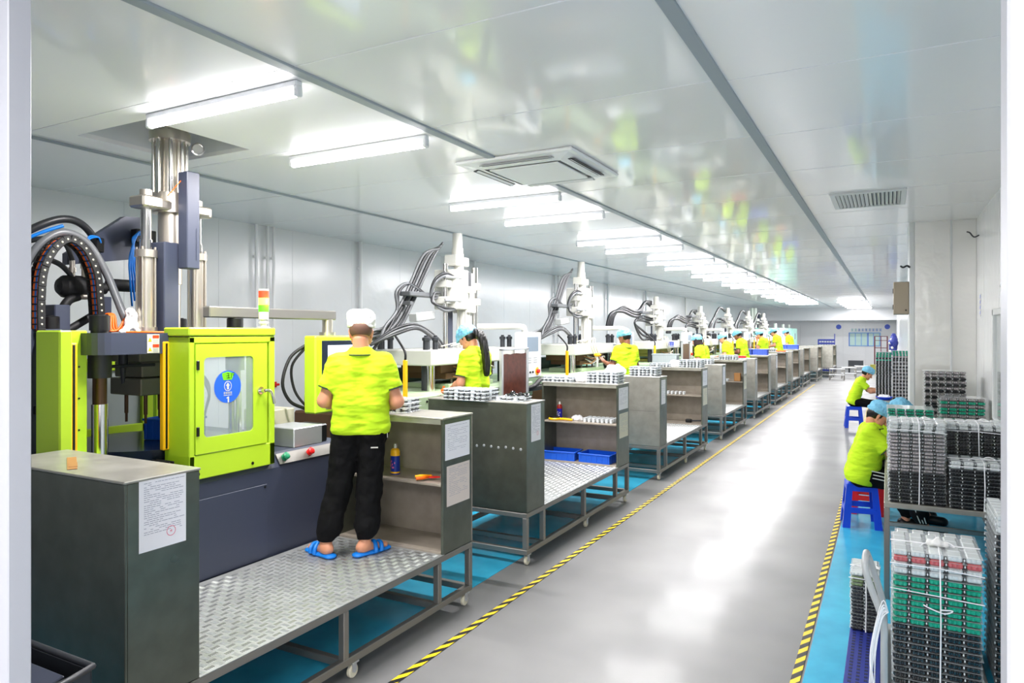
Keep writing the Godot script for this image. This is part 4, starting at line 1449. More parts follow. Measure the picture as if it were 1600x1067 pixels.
func green_press() -> void:
	var o := thing("moulding_press", "tall lime green and slate moulding press nearest the camera, column passing through the ceiling", "machine", P(-4.7, 0, 3.1))
	var g := hold(o)
	# slate base with a chamfered control ledge and a service panel
	var prof := [Vector2(-5.7, 0.02), Vector2(-3.87, 0.02), Vector2(-3.87, 1.09), Vector2(-3.93, 1.19), Vector2(-5.7, 1.19)]
	g.prism(prof, -1.9, -4.38)
	put("base", g, M.slate, o)
	g = hold(o)
	g.slab(P(-3.868, 0.47, 2.2), P(-3.862, 0.99, 3.54), 0.003)
	put("service_panel", g, M.slate, o)
	g = hold(o)
	for e in [[-3.861, 0.972, 3.52], [-3.861, 0.972, 2.26], [-3.868, 1.02, 4.3]]:
		g.cyl(P(e[0], e[1], e[2]), P(e[0] + 0.003, e[1], e[2]), 0.009, 0.009, 8)
	put("panel_screw", g, M.black, o)
	# control ledge plate with its three buttons
	g = hold(o)
	g.prism([Vector2(-3.868, 1.105), Vector2(-3.862, 1.108), Vector2(-3.908, 1.178), Vector2(-3.914, 1.175)], -3.66, -4.36)
	var plate := put("control_plate", g, M.frame, o)
	plate.set_meta("label", "silver control strip")
	var bt := [[3.72, M.green], [3.97, M.red], [4.27, M.green]]
	for e in bt:
		g = hold(o)
		var c := P(-3.885, 1.145, e[0])
		var ax := Vector3(0.83, 0.55, 0)
		g.lathe(c, [Vector2(0.026, 0), Vector2(0.026, 0.012), Vector2(0.018, 0.012), Vector2(0.018, 0.02), Vector2(0.027, 0.024), Vector2(0.027, 0.036), Vector2(0.018, 0.044), Vector2(0, 0.046)], 14, ax)
		put("push_button", g, e[1], o)
	g = hold(o)
	g.slab(P(-3.93, 1.19, 3.86), P(-4.25, 1.335, 4.16), 0.006)
	put("junction_box", g, M.alu, o)
	g = hold(o)
	g.slab(P(-3.96, 1.19, 4.17), P(-4.2, 1.33, 4.25), 0.01)
	put("socket_box", g, M.black, o)
	# turntable, grating
	g = hold(o)
	g.cyl(P(-4.62, 1.21, 3.15), P(-4.62, 1.30, 3.15), 0.52, 0.52, 36)
	put("turntable", g, M.screen_dark, o)
	g = hold(o)
	g.slab(P(-4.12, 1.19, 2.42), P(-3.95, 1.225, 2.9), 0.004)
	put("grating_base", g, M.rubber, o)
	for k in 16:
		g = hold(o)
		g.slab(P(-4.12, 1.225, 2.43 + 0.029 * k), P(-3.95, 1.25, 2.44 + 0.029 * k), 0.002)
		put("grating_bar", g, M.rubber, o)
	# left guard post with its light curtain
	g = hold(o)
	g.slab(P(-4.16, 1.19, 2.17), P(-3.93, 2.07, 2.24), 0.008)
	put("guard_post", g, M.lime, o)
	g = hold(o)
	g.slab(P(-4.28, 1.19, 2.24), P(-4.2, 2.07, 2.48), 0.006)
	g.slab(P(-4.22, 1.24, 2.24), P(-3.96, 1.30, 2.5), 0.006)
	put("guard_plate", g, M.lime, o)
	g = hold(o)
	for k in 10:
		g.cyl(P(-4.202, 1.36 + 0.062 * k, 2.37 + 0.03 * (k % 3)), P(-4.197, 1.36 + 0.062 * k, 2.37 + 0.03 * (k % 3)), 0.006, 0.006, 6)
	put("plate_screws", g, M.black, o)
	for e in [[-4.0, 2.275, "light_curtain"], [-4.06, 2.885, "light_curtain"]]:
		g = hold(o)
		g.slab(P(e[0] - 0.02, 1.31, e[1] - 0.022), P(e[0] + 0.02, 2.00, e[1] + 0.022), 0.006)
		var lc := put(e[2], g, M.yellow, o)
		g = hold(o)
		g.slab(P(e[0] + 0.012, 1.32, e[1] - 0.007), P(e[0] + 0.0225, 1.99, e[1] + 0.007), 0.002)
		put("lens_strip", g, M.black, lc).position = Vector3.ZERO
	# back guard: a lime frame with a frosted window
	var bx := -5.32
	g = hold(o)
	for e in [[2.5, 3.75, 1.76, 1.86], [2.5, 3.75, 1.19, 1.33], [3.56, 3.66, 1.19, 1.86], [3.68, 3.76, 1.19, 1.86], [2.5, 2.58, 1.19, 1.86]]:
		g.slab(P(bx - 0.03, e[2], e[0]), P(bx + 0.03, e[3], e[1]), 0.006)
	put("back_guard_frame", g, M.lime, o)
	g = hold(o)
	g.slab(P(bx - 0.004, 1.33, 2.58), P(bx + 0.004, 1.76, 3.56))
	put("back_guard_window", g, M.frost, o)
	# the door box: side panel, front with a window door
	g = hold(o)
	var fx := -3.85
	g.slab(P(-4.09, 1.125, 2.905), P(-3.872, 2.045, 3.60), 0.008)
	g = hold(o)
	var xf := Transform3D(Basis(Vector3(0, 0, -1), Vector3.UP, Vector3(1, 0, 0)), Vector3.ZERO)
	# left cheek, right cheek, top and bottom of a hollow box
	g.slab(P(-4.09, 1.125, 2.905), P(fx, 2.03, 2.945), 0.005)
	g.slab(P(-4.09, 1.125, 3.55), P(fx, 2.03, 3.60), 0.005)
	g.slab(P(-4.09, 1.125, 2.905), P(fx, 1.28, 3.60), 0.005)
	g.slab(P(-4.09, 1.99, 2.905), P(fx, 2.03, 3.60), 0.005)
	put("door_box", g, M.lime, o)
	g = hold(o)
	g.slab(P(-4.095, 2.036, 2.9), P(fx + 0.004, 2.09, 3.605), 0.008)
	put("box_lid", g, M.lime, o)
	g = hold(o)
	g.slab(P(-4.085, 2.028, 2.91), P(fx - 0.006, 2.038, 3.595))
	put("lid_seal", g, M.black, o)
	g = hold(o)
	for e in [[1.16, 2.97], [1.16, 3.40], [1.17, 2.915]]:
		g.cyl(P(fx, e[0], e[1]), P(fx + 0.004, e[0], e[1]), 0.011, 0.011, 8)
	put("box_screw", g, M.black, o)
	# door leaf with a rounded window
	var outer := [Vector2(2.948, 1.285), Vector2(3.525, 1.285), Vector2(3.525, 1.985), Vector2(2.948, 1.985)]
	var win := []
	var wa := Vector2(3.01, 1.385)
	var wb := Vector2(3.405, 1.898)
	var rr := 0.03
	for c in [[wa.x + rr, wa.y + rr, PI], [wb.x - rr, wa.y + rr, PI * 1.5], [wb.x - rr, wb.y - rr, 0.0], [wa.x + rr, wb.y - rr, PI * 0.5]]:
		for q in 5:
			var an: float = c[2] + PI * 0.5 * q / 4
			win.append(Vector2(c[0] + cos(an) * rr, c[1] + sin(an) * rr))
	g = hold(o)
	# leaf cut as two halves round the window, one mesh
	var half_a := [outer[0], outer[1], Vector2(3.525, 1.64), Vector2(wb.x, 1.64)]
	for q in range(9, 4, -1):
		half_a.append(win[q])
	for q in range(4, -1, -1):
		half_a.append(win[q])
	half_a.append(Vector2(wa.x, 1.64))
	half_a.append(Vector2(2.948, 1.64))
	var half_b := [outer[2], outer[3], Vector2(2.948, 1.64), Vector2(wa.x, 1.64)]
	for q in range(19, 14, -1):
		half_b.append(win[q])
	for q in range(14, 9, -1):
		half_b.append(win[q])
	half_b.append(Vector2(wb.x, 1.64))
	half_b.append(Vector2(3.525, 1.64))
	for hf in [half_a, half_b]:
		g.prism(hf, fx - 0.012, fx + 0.004, xf)
	var door := put("door", g, M.lime, o)
	g = hold(o)
	g.prism(win, fx - 0.006, fx - 0.001, xf)
	put("window_pane", g, M.pane, door)
	g = hold(o)
	for y in [1.43, 1.85]:
		g.slab(P(fx + 0.003, y - 0.03, 2.952), P(fx + 0.014, y + 0.03, 2.972), 0.003)
	put("hinge", g, M.black, door)
	g = hold(o)
	g.cyl(P(fx + 0.002, 1.655, 3.465), P(fx + 0.012, 1.655, 3.465), 0.028, 0.026, 16)
	g.cyl(P(fx + 0.012, 1.655, 3.465), P(fx + 0.05, 1.655, 3.465), 0.014, 0.014, 12)
	g.tube(spline([P(fx + 0.045, 1.655, 3.465), P(fx + 0.05, 1.655, 3.50), P(fx + 0.05, 1.63, 3.525), P(fx + 0.05, 1.56, 3.545)], 4), 0.011, 8)
	put("door_handle", g, M.chrome, door)
	# round blue sticker on the pane
	var sc := Vector2(3.195, 1.70)
	g = hold(o)
	var disc := []
	for q in 32:
		disc.append(sc + Vector2(cos(TAU * q / 32), sin(TAU * q / 32)) * 0.107)
	g.prism(disc, fx + 0.0, fx + 0.001, xf)
	var st := put("sticker", g, mat(Color(0.13, 0.38, 0.84), 0.4), door)
	st.set_meta("label", "round blue sticker with an arrow and the number 1")
	g = hold(o)
	g.prism([sc + Vector2(-0.045, 0.075), sc + Vector2(-0.035, 0.045), sc + Vector2(0.03, 0.045), sc + Vector2(0.05, 0.085), sc + Vector2(0.0, 0.1), sc + Vector2(-0.045, 0.09)], fx + 0.001, fx + 0.002, xf)
	put("green_flag", g, mat(Color(0.45, 0.85, 0.12), 0.4), st)
	g = hold(o)
	# the writing: two characters on the flag
	for e in [[-0.012, 0.085, 0.022, 0.83], [-0.014, 0.07, 0.026, 0], [-0.012, 0.056, 0.03, 0], [0.003, 0.07, 0.004, 1], [0.034, 0.086, 0.02, 0], [0.026, 0.07, 0.004, 1], [0.036, 0.075, 0.016, 0]]:
		if e[3] == 1:
			g.prism([sc + Vector2(e[0], e[1] - 0.016), sc + Vector2(e[0] + 0.004, e[1] - 0.016), sc + Vector2(e[0] + 0.004, e[1] + 0.018), sc + Vector2(e[0], e[1] + 0.018)], fx + 0.002, fx + 0.0026, xf)
		else:
			g.prism([sc + Vector2(e[0], e[1]), sc + Vector2(e[0] + e[2], e[1]), sc + Vector2(e[0] + e[2], e[1] + 0.004), sc + Vector2(e[0], e[1] + 0.004)], fx + 0.002, fx + 0.0026, xf)
	put("flag_lettering", g, M.black, st)
	g = hold(o)
	var ring_c := sc + Vector2(0, 0.004)
	for q in 28:
		var a0 := TAU * q / 28
		var a1 := TAU * (q + 1) / 28
		var e0 := Vector2(cos(a0) * 0.030, sin(a0) * 0.033)
		var e1 := Vector2(cos(a1) * 0.030, sin(a1) * 0.033)
		g.prism([ring_c + e0, ring_c + e1, ring_c + e1 * 0.87, ring_c + e0 * 0.87], fx + 0.001, fx + 0.002, xf)
	g.prism([ring_c + Vector2(-0.008, -0.022), ring_c + Vector2(0.008, -0.022), ring_c + Vector2(0.008, 0.002), ring_c + Vector2(0.017, 0.002), ring_c + Vector2(0, 0.024), ring_c + Vector2(-0.017, 0.002), ring_c + Vector2(-0.008, 0.002)], fx + 0.001, fx + 0.002, xf)
	# a line of small characters, then the numeral
	for q in 4:
		var cx := sc + Vector2(-0.033 + 0.017 * q, -0.048)
		for e in [[0, 0, 0.013, 0.003], [0, 0.006, 0.013, 0.003], [0, 0.011, 0.013, 0.003], [0.005, -0.002, 0.003, 0.016]]:
			g.prism([cx + Vector2(e[0], e[1]), cx + Vector2(e[0] + e[2], e[1]), cx + Vector2(e[0] + e[2], e[1] + e[3]), cx + Vector2(e[0], e[1] + e[3])], fx + 0.001, fx + 0.002, xf)
	g.prism([sc + Vector2(-0.033, -0.058), sc + Vector2(0.033, -0.058), sc + Vector2(0.033, -0.055), sc + Vector2(-0.033, -0.055)], fx + 0.001, fx + 0.002, xf)
	g.prism([sc + Vector2(-0.002, -0.104), sc + Vector2(0.009, -0.104), sc + Vector2(0.009, -0.066), sc + Vector2(0.0, -0.066), sc + Vector2(-0.011, -0.074), sc + Vector2(-0.008, -0.079), sc + Vector2(-0.002, -0.076)], fx + 0.001, fx + 0.002, xf)
	put("white_print", g, M.white, st)
	# stack light on the box
	g = hold(o)
	g.lathe(P(-3.93, 2.09, 3.57), [Vector2(0.045, 0), Vector2(0.045, 0.006), Vector2(0.02, 0.012), Vector2(0.02, 0.03), Vector2(0.032, 0.034), Vector2(0.032, 0.045), Vector2(0.022, 0.05), Vector2(0.022, 0.06), Vector2(0.034, 0.062), Vector2(0.034, 0.115), Vector2(0, 0.115)], 16)
	g.cyl(P(-3.93, 2.355, 3.57), P(-3.93, 2.368, 3.57), 0.036, 0.034, 16)
	var sg := put("signal_tower", g, M.white, o)
	for e in [[2.205, M.sig_green, "green_signal"], [2.255, M.sig_yellow, "yellow_signal"], [2.305, M.sig_red, "red_signal"]]:
		g = hold(o)
		g.cyl(P(-3.93, e[0], 3.57), P(-3.93, e[0] + 0.049, 3.57), 0.035, 0.035, 16)
		put(e[2], g, e[1], sg)
	var sl := OmniLight3D.new()
	sl.name = "signal_light"
	sl.light_color = Color(1.0, 0.8, 0.4)
	sl.light_energy = 0.02
	sl.light_size = 0.03
	sl.shadow_enabled = true
	sl.position = o.transform.affine_inverse() * P(-3.88, 2.28, 3.57)
	o.add_child(sl)
	# platen, tie bars and nuts
	g = hold(o)
	var plat := []
	var pr := 0.09
	for c in [[-4.97 + pr, 2.44 + pr, PI], [-4.05 - pr, 2.44 + pr, PI * 1.5], [-4.05 - pr, 3.78 - pr, 0.0], [-4.97 + pr, 3.78 - pr, PI * 0.5]]:
		for q in 5:
			var an: float = c[2] + PI * 0.5 * q / 4
			plat.append(Vector2(c[0] + cos(an) * pr, c[1] + sin(an) * pr))
	g.prism(plat, 1.925, 2.055, Transform3D(Basis(Vector3(1, 0, 0), Vector3(0, 0, -1), Vector3(0, 1, 0)), Vector3.ZERO))
	put("platen", g, M.slate, o)
	for e in [[-4.26, 2.59], [-4.26, 3.6], [-4.80, 2.59], [-4.84, 3.56]]:
		g = hold(o)
		g.cyl(P(e[0], 1.19, e[1]), P(e[0], 1.62, e[1]), 0.046, 0.046, 18)
		var tb := put("tie_bar", g, M.chrome, o)
		g = hold(o)
		g.cyl(P(e[0], 1.62, e[1]), P(e[0], 1.80, e[1]), 0.04, 0.04, 18)
		put("worn_shaft", g, M.rod_brown, tb)
		g = hold(o)
		g.cyl(P(e[0], 1.78, e[1]), P(e[0], 1.93, e[1]), 0.066, 0.066, 18)
		put("bush", g, M.dark_grey, tb)
		g = hold(o)
		g.lathe(P(e[0], 2.05, e[1]), [Vector2(0.05, 0), Vector2(0.05, 0.02), Vector2(0.058, 0.02), Vector2(0.058, 0.11), Vector2(0.05, 0.115), Vector2(0.035, 0.115), Vector2(0.035, 0.12), Vector2(0, 0.12)], 16)
		put("nut", g, M.black, tb)
	# warning label on the platen
	g = hold(o)
	g.slab(P(-4.052, 1.93, 2.757), P(-4.046, 2.047, 2.84), 0.001)
	var wl := put("warning_label", g, M.cream, o)
	g = hold(o)
	g.slab(P(-4.0465, 2.022, 2.793), P(-4.0445, 2.042, 2.836))
	g.slab(P(-4.0465, 1.965, 2.793), P(-4.0445, 1.985, 2.836))
	put("red_heading", g, mat(Color(0.85, 0.25, 0.1), 0.5), wl)
	g = hold(o)
	for y in [2.015, 1.955]:
		g.prism([Vector2(2.763, y - 0.012), Vector2(2.787, y - 0.012), Vector2(2.775, y + 0.012)], -4.0465, -4.0445, xf)
	put("yellow_sign", g, M.yellow, wl)
	g = hold(o)
	for y in [2.012, 2.003, 1.994, 1.955, 1.946, 1.937]:
		g.slab(P(-4.0465, y, 2.795), P(-4.0445, y + 0.003, 2.83))
	put("small_print", g, M.trim, wl)
	# mould halves, nozzle and pins
	g = hold(o)
	g.slab(P(-4.72, 1.86, 2.93), P(-4.38, 1.925, 3.42), 0.006)
	g.slab(P(-4.70, 1.755, 2.96), P(-4.40, 1.86, 3.38), 0.006)
	put("mould_upper", g, M.mould, o)
	g = hold(o)
	g.slab(P(-4.72, 1.635, 2.94), P(-4.38, 1.75, 3.38), 0.006)
	put("mould_lower", g, M.mould, o)
	for e in [[-4.45, 3.02], [-4.45, 3.27], [-4.66, 3.02], [-4.66, 3.27]]:
		g = hold(o)
		g.cyl(P(e[0], 1.50, e[1]), P(e[0], 1.64, e[1]), 0.013, 0.013, 8)
		g.cyl(P(e[0], 1.44, e[1]), P(e[0], 1.51, e[1]), 0.009, 0.009, 8)
		put("guide_pin", g, M.rod_brown, o)
	g = hold(o)
	g.cyl(P(-4.45, 1.93, 2.86), P(-4.45, 1.83, 2.86), 0.03, 0.03, 10)
	g.cyl(P(-4.45, 1.83, 2.86), P(-4.45, 1.72, 2.86), 0.022, 0.008, 10)
	g.bar(P(-4.40, 1.84, 2.72), P(-4.40, 1.84, 3.05), 0.03, 0.02, 0.004)
	put("nozzle", g, M.dark_grey, o)
	g = hold(o)
	for q in 3:
		g.tube(spline([P(-4.42 + 0.03 * q, 1.86, 3.3), P(-4.3, 1.7 - 0.03 * q, 3.4), P(-4.4, 1.5, 3.46), P(-4.45, 1.32, 3.45)], 5), 0.009, 6)
	put("mould_cable", g, M.grey_plastic, o)
	# injection column
	var cx := -4.5
	var cd := 3.24
	g = hold(o)
	g.cyl(P(cx, 2.05, cd), P(cx, 2.40, cd), 0.068, 0.068, 20)
	g.cyl(P(cx, 2.40, cd), P(cx, 2.97, cd), 0.078, 0.078, 20)
	put("injection_barrel", g, M.satin, o)
	g = hold(o)
	g.cyl(P(cx, 2.90, cd), P(cx, 3.04, cd), 0.115, 0.115, 24)
	put("lower_flange", g, M.satin, o)
	g = hold(o)
	g.cyl(P(cx, 3.04, cd), P(cx, 3.50, cd), 0.075, 0.075, 20)
	put("upper_cylinder", g, M.satin, o)
	for k in 8:
		var an := TAU * k / 8 + 0.2
		g = hold(o)
		g.cyl(P(cx + cos(an) * 0.105, 3.03, cd + sin(an) * 0.105), P(cx + cos(an) * 0.105, 3.46, cd + sin(an) * 0.105), 0.014, 0.014, 10)
		put("tie_rod", g, M.chrome, o)
	g = hold(o)
	g.cyl(P(cx, 3.41, cd), P(cx, 3.47, cd), 0.135, 0.135, 24)
	for k in 8:
		var an := TAU * k / 8 + 0.2
		g.cyl(P(cx + cos(an) * 0.105, 3.47, cd + sin(an) * 0.105), P(cx + cos(an) * 0.105, 3.50, cd + sin(an) * 0.105), 0.018, 0.018, 6)
	g.cyl(P(cx, 3.47, cd), P(cx, 3.68, cd), 0.10, 0.10, 20)
	put("upper_flange", g, M.satin, o)
	g = hold(o)
	var gd := P(cx + 0.08, 3.385, cd + 0.165)
	var gax := Vector3(0.85, 0, 0.53).normalized()
	g.lathe(gd, [Vector2(0, -0.01), Vector2(0.044, -0.01), Vector2(0.046, 0.02), Vector2(0.038, 0.022), Vector2(0.038, 0.016), Vector2(0, 0.016)], 18, gax)
	var pg := put("pressure_gauge", g, M.chrome, o)
	g = hold(o)
	g.lathe(gd, [Vector2(0.036, 0.0165), Vector2(0, 0.017)], 18, gax)
	put("dial", g, M.white, pg)
	# side cylinders with rods and clamp heads
	for e in [[-4.46, 3.03, 2.62], [-4.52, 3.475, 2.64]]:
		g = hold(o)
		g.cyl(P(e[0], 2.055, e[1]), P(e[0], 2.095, e[1]), 0.072, 0.072, 18)
		g.cyl(P(e[0], 2.095, e[1]), P(e[0], e[2] - 0.05, e[1]), 0.052, 0.052, 20)
		g.cyl(P(e[0], e[2] - 0.05, e[1]), P(e[0], e[2], e[1]), 0.072, 0.072, 18)
		for k in 4:
			var an := TAU * k / 4 + 0.6
			g.cyl(P(e[0] + cos(an) * 0.06, 2.09, e[1] + sin(an) * 0.06), P(e[0] + cos(an) * 0.06, e[2] + 0.02, e[1] + sin(an) * 0.06), 0.008, 0.008, 8)
		var cy := put("hydraulic_cylinder", g, M.satin, o)
		g = hold(o)
		g.cyl(P(e[0], e[2], e[1]), P(e[0], e[2] + 0.07, e[1]), 0.042, 0.042, 14)
		g.cyl(P(e[0], e[2] + 0.07, e[1]), P(e[0], 2.93, e[1]), 0.034, 0.034, 14)
		put("piston_rod", g, M.chrome, cy)
		g = hold(o)
		g.slab(P(e[0] - 0.08, 2.905, e[1] - 0.075), P(e[0] + 0.08, 2.985, e[1] + 0.075), 0.012)
		g.cyl(P(e[0], 2.985, e[1]), P(e[0], 3.03, e[1]), 0.04, 0.04, 12)
		put("clamp_head", g, M.satin, cy)
	g = hold(o)
	g.slab(P(-4.57, 2.91, 3.0), P(-4.40, 2.975, 3.50), 0.01)
	put("cross_beam", g, M.satin, o)
	# slate covers
	g = hold(o)
	g.slab(P(-4.52, 2.055, 3.095), P(-4.36, 2.68, 3.21), 0.006)
	put("cover", g, M.slate, o)
	g = hold(o)
	g.slab(P(-4.34, 2.50, 3.185), P(-4.24, 3.17, 3.285), 0.006)
	g.slab(P(-4.238, 2.56, 3.255), P(-4.236, 2.78, 3.262))
	put("cover", g, M.slate, o)
	g = hold(o)
	g.bar(P(-4.33, 2.99, 3.10), P(-4.30, 3.18, 3.24), 0.006, 0.006)
	put("orange_rod", g, M.orange, o)
	# gusset arm behind, valve block with blue air lines
	g = hold(o)
	g.prism([Vector2(2.78, 2.52), Vector2(3.36, 2.62), Vector2(3.38, 2.93), Vector2(3.19, 2.91), Vector2(2.78, 2.60)], -5.0, -4.94, xf)
	put("gusset_arm", g, M.slate, o)
	g = hold(o)
	g.slab(P(-4.92, 2.72, 3.22), P(-4.85, 2.82, 3.38), 0.005)
	g.slab(P(-4.92, 2.62, 2.93), P(-4.86, 2.72, 2.99), 0.005)
	put("valve_block", g, M.black, o)
	for q in 5:
		g = hold(o)
		g.tube(spline([P(-4.86, 2.79, 3.30), P(-4.80, 2.78 - 0.01 * q, 3.2 - 0.01 * q), P(-4.79, 2.60, 3.13 + 0.012 * q), P(-4.8, 2.42, 3.14 + 0.02 * q), P(-4.84, 2.25 + 0.04 * q, 3.18 + 0.02 * q)], 6), 0.008, 6)
		put("air_line", g, M.air_blue, o)
	for q in 2:
		g = hold(o)
		g.tube(spline([P(-4.87, 2.68, 2.97), P(-4.84, 2.72, 2.93), P(-4.82, 2.70 - 0.02 * q, 2.85), P(-4.84, 2.55, 2.92), P(-4.86, 2.3, 2.9)], 6), 0.007, 6)
		put("air_line", g, M.air_blue, o)
	# accumulators on their bracket
	g = hold(o)
	g.lathe(P(-4.92, 2.37, 2.70), [Vector2(0, 0), Vector2(0.05, 0.01), Vector2(0.075, 0.04), Vector2(0.08, 0.08), Vector2(0.08, 0.26), Vector2(0.04, 0.29), Vector2(0.04, 0.33), Vector2(0, 0.33)], 18, Vector3(0, 0, -1))
	put("accumulator", g, M.rubber, o)
	g = hold(o)
	g.lathe(P(-4.92, 2.40, 3.05), [Vector2(0, 0), Vector2(0.045, 0.0), Vector2(0.045, 0.2), Vector2(0, 0.2)], 14, Vector3(0, 0, -1))
	put("accumulator", g, M.rubber, o)
	g = hold(o)
	g.slab(P(-4.98, 2.05, 2.96), P(-4.84, 2.31, 3.03), 0.006)
	g.slab(P(-4.90, 2.05, 2.60), P(-4.76, 2.24, 2.70), 0.006)
	put("valve_stand", g, M.slate, o)
	g = hold(o)
	for e in [[2.79, 2.47], [2.87, 2.5]]:
		g.cyl(P(-4.9, e[1] - 0.06, e[0]), P(-4.9, e[1] + 0.08, e[0]), 0.018, 0.018, 8)
		g.cyl(P(-4.9, e[1], e[0]), P(-4.9, e[1] + 0.03, e[0]), 0.026, 0.026, 6)
	g.cyl(P(-4.88, 2.30, 2.80), P(-4.86, 2.31, 2.96), 0.02, 0.02, 8)
	put("pipe_fitting", g, M.satin, o)
	# electrical cabinet on the left
	g = hold(o)
	g.slab(P(-5.3, 0.3, 2.16), P(-4.66, 2.08, 2.60), 0.01)
	put("electrical_cabinet", g, M.slate, o)
	g = hold(o)
	for y in [2.03, 1.99, 1.95]:
		g.cyl(P(-4.66, y, 2.52), P(-4.656, y, 2.52), 0.006, 0.006, 6)
	g.slab(P(-4.68, 1.55, 2.42), P(-4.64, 1.6, 2.46), 0.004)
	put("cabinet_screws", g, M.black, o)
	# energy chain: links along an arch, dark with pale rivets, orange and blue cables inside
	var arch := spline([P(-4.68, 2.06, 2.45), P(-4.68, 2.28, 2.45), P(-4.68, 2.46, 2.47), P(-4.68, 2.60, 2.54), P(-4.68, 2.66, 2.63), P(-4.68, 2.60, 2.73), P(-4.68, 2.45, 2.80), P(-4.68, 2.28, 2.82), P(-4.68, 2.12, 2.83)], 24)
	var run := 0.0
	var last: Vector3 = arch[0]
	var nxt := 0.0
	for i in range(1, arch.size()):
		run += last.distance_to(arch[i])
		if run >= nxt:
			nxt += 0.043
			var d: Vector3 = (arch[i] - last).normalized()
			var nn := d.cross(Vector3.RIGHT)
			g = hold(o)
			var c: Vector3 = arch[i]
			for s in [-1, 1]:
				g.x = o.transform.affine_inverse() * Transform3D(Basis(Vector3.RIGHT, d, nn), c + Vector3(s * 0.05, 0, 0))
				g.box(Vector3.ZERO, Vector3(0.014, 0.05, 0.05), 0.005)
			g.x = o.transform.affine_inverse() * Transform3D(Basis(Vector3.RIGHT, d, nn), c)
			g.box(Vector3(0, 0, 0.021), Vector3(0.1, 0.008, 0.006), 0.002)
			g.box(Vector3(0, 0, -0.021), Vector3(0.1, 0.008, 0.006), 0.002)
			var ln := put("chain_link", g, M.rubber, o)
			g = hold(o)
			g.x = o.transform.affine_inverse() * Transform3D(Basis(Vector3.RIGHT, d, nn), c)
			g.ell(Vector3(0.057, 0, 0), Vector3(0.004, 0.007, 0.007), 8, 4)
			put("rivet", g, M.cream, ln)
		last = arch[i]
	for e in [[-0.024, M.orange], [0.022, M.orange], [0.0, M.air_blue]]:
		g = hold(o)
		var pts := []
		for i in range(0, arch.size(), 6):
			pts.append(arch[i] + Vector3(e[0], 0, 0.01 * e[0]))
		g.tube(pts, 0.0145, 6)
		put("chain_cable", g, e[1], o)
	for q in 4:
		g = hold(o)
		g.tube(spline([P(-4.66, 2.16, 2.84), P(-4.60, 2.18, 2.86 + 0.01 * q), P(-4.56, 2.08, 2.83 + 0.02 * q), P(-4.54, 2.075, 2.88 + 0.02 * q), P(-4.55, 2.14 - 0.01 * q, 2.93), P(-4.58, 2.16, 2.95 + 0.01 * q)], 6), 0.008, 6)
		put("orange_cable", g, M.orange, o)
	g = hold(o)
	g.tube(spline([P(-4.4, 2.06, 2.85), P(-4.3, 2.06, 2.95), P(-4.25, 2.06, 3.05), P(-4.3, 2.065, 3.12)], 6), 0.008, 6)
	put("orange_cable", g, M.orange, o)
	# big hoses
	var hoses := [
		[[P(-5.3, 2.2, 2.30), P(-5.1, 2.55, 2.36), P(-4.95, 2.73, 2.55), P(-4.9, 2.82, 2.72), P(-4.9, 2.80, 2.86), P(-4.95, 2.68, 2.99), P(-5.0, 2.5, 3.05)], 0.026, "hose"],
		[[P(-5.3, 2.2, 2.30), P(-5.1, 2.52, 2.36), P(-4.94, 2.69, 2.56), P(-4.88, 2.775, 2.72)], 0.012, "air"],
		[[P(-5.4, 2.4, 2.30), P(-5.1, 2.60, 2.45), P(-4.92, 2.68, 2.62), P(-4.9, 2.66, 2.74), P(-4.9, 2.55, 2.79)], 0.018, "hose"],
		[[P(-5.4, 2.3, 2.30), P(-5.1, 2.48, 2.45), P(-4.92, 2.54, 2.58), P(-4.9, 2.52, 2.70), P(-4.9, 2.44, 2.79)], 0.018, "hose"],
		[[P(-5.2, 2.5, 2.40), P(-4.9, 2.32, 2.50), P(-4.85, 2.18, 2.56), P(-4.84, 2.04, 2.58)], 0.022, "hose"],
		[[P(-5.2, 2.44, 2.42), P(-4.9, 2.27, 2.50), P(-4.83, 2.12, 2.56), P(-4.82, 2.02, 2.57)], 0.012, "air"],
		[[P(-4.86, 2.04, 2.68), P(-4.88, 2.17, 2.70), P(-4.88, 2.27, 2.75), P(-4.88, 2.305, 2.82)], 0.03, "rubber"],
		[[P(-4.86, 2.03, 2.66), P(-4.86, 2.08, 2.75), P(-4.86, 2.16, 2.88), P(-4.86, 2.22, 2.97)], 0.026, "rubber"],
		[[P(-4.78, 2.0, 2.42), P(-4.78, 2.28, 2.42), P(-4.78, 2.48, 2.44), P(-4.76, 2.63, 2.52), P(-4.74, 2.71, 2.64), P(-4.72, 2.66, 2.78), P(-4.68, 2.48, 2.88), P(-4.62, 2.28, 2.93), P(-4.55, 2.10, 2.96)], 0.026, "grey"],
		[[P(-4.62, 1.98, 2.30), P(-4.60, 1.8, 2.30), P(-4.62, 1.62, 2.24), P(-4.64, 1.5, 2.2)], 0.012, "brown"],
		[[P(-5.2, 2.0, 2.2), P(-4.9, 1.5, 2.3), P(-4.7, 1.1, 2.25)], 0.03, "rubber"]]
	for e in hoses:
		g = hold(o)
		g.tube(spline(e[0], 7), e[1], 10)
		put("hydraulic_hose", g, {"hose": M.hose, "air": M.air_blue, "rubber": M.rubber, "grey": M.hose_grey, "brown": M.tan}[e[2]], o)
	# rag tied round the hose end
	g = hold(o)
	var nz := FastNoiseLite.new()
	nz.seed = 5
	nz.frequency = 18.0
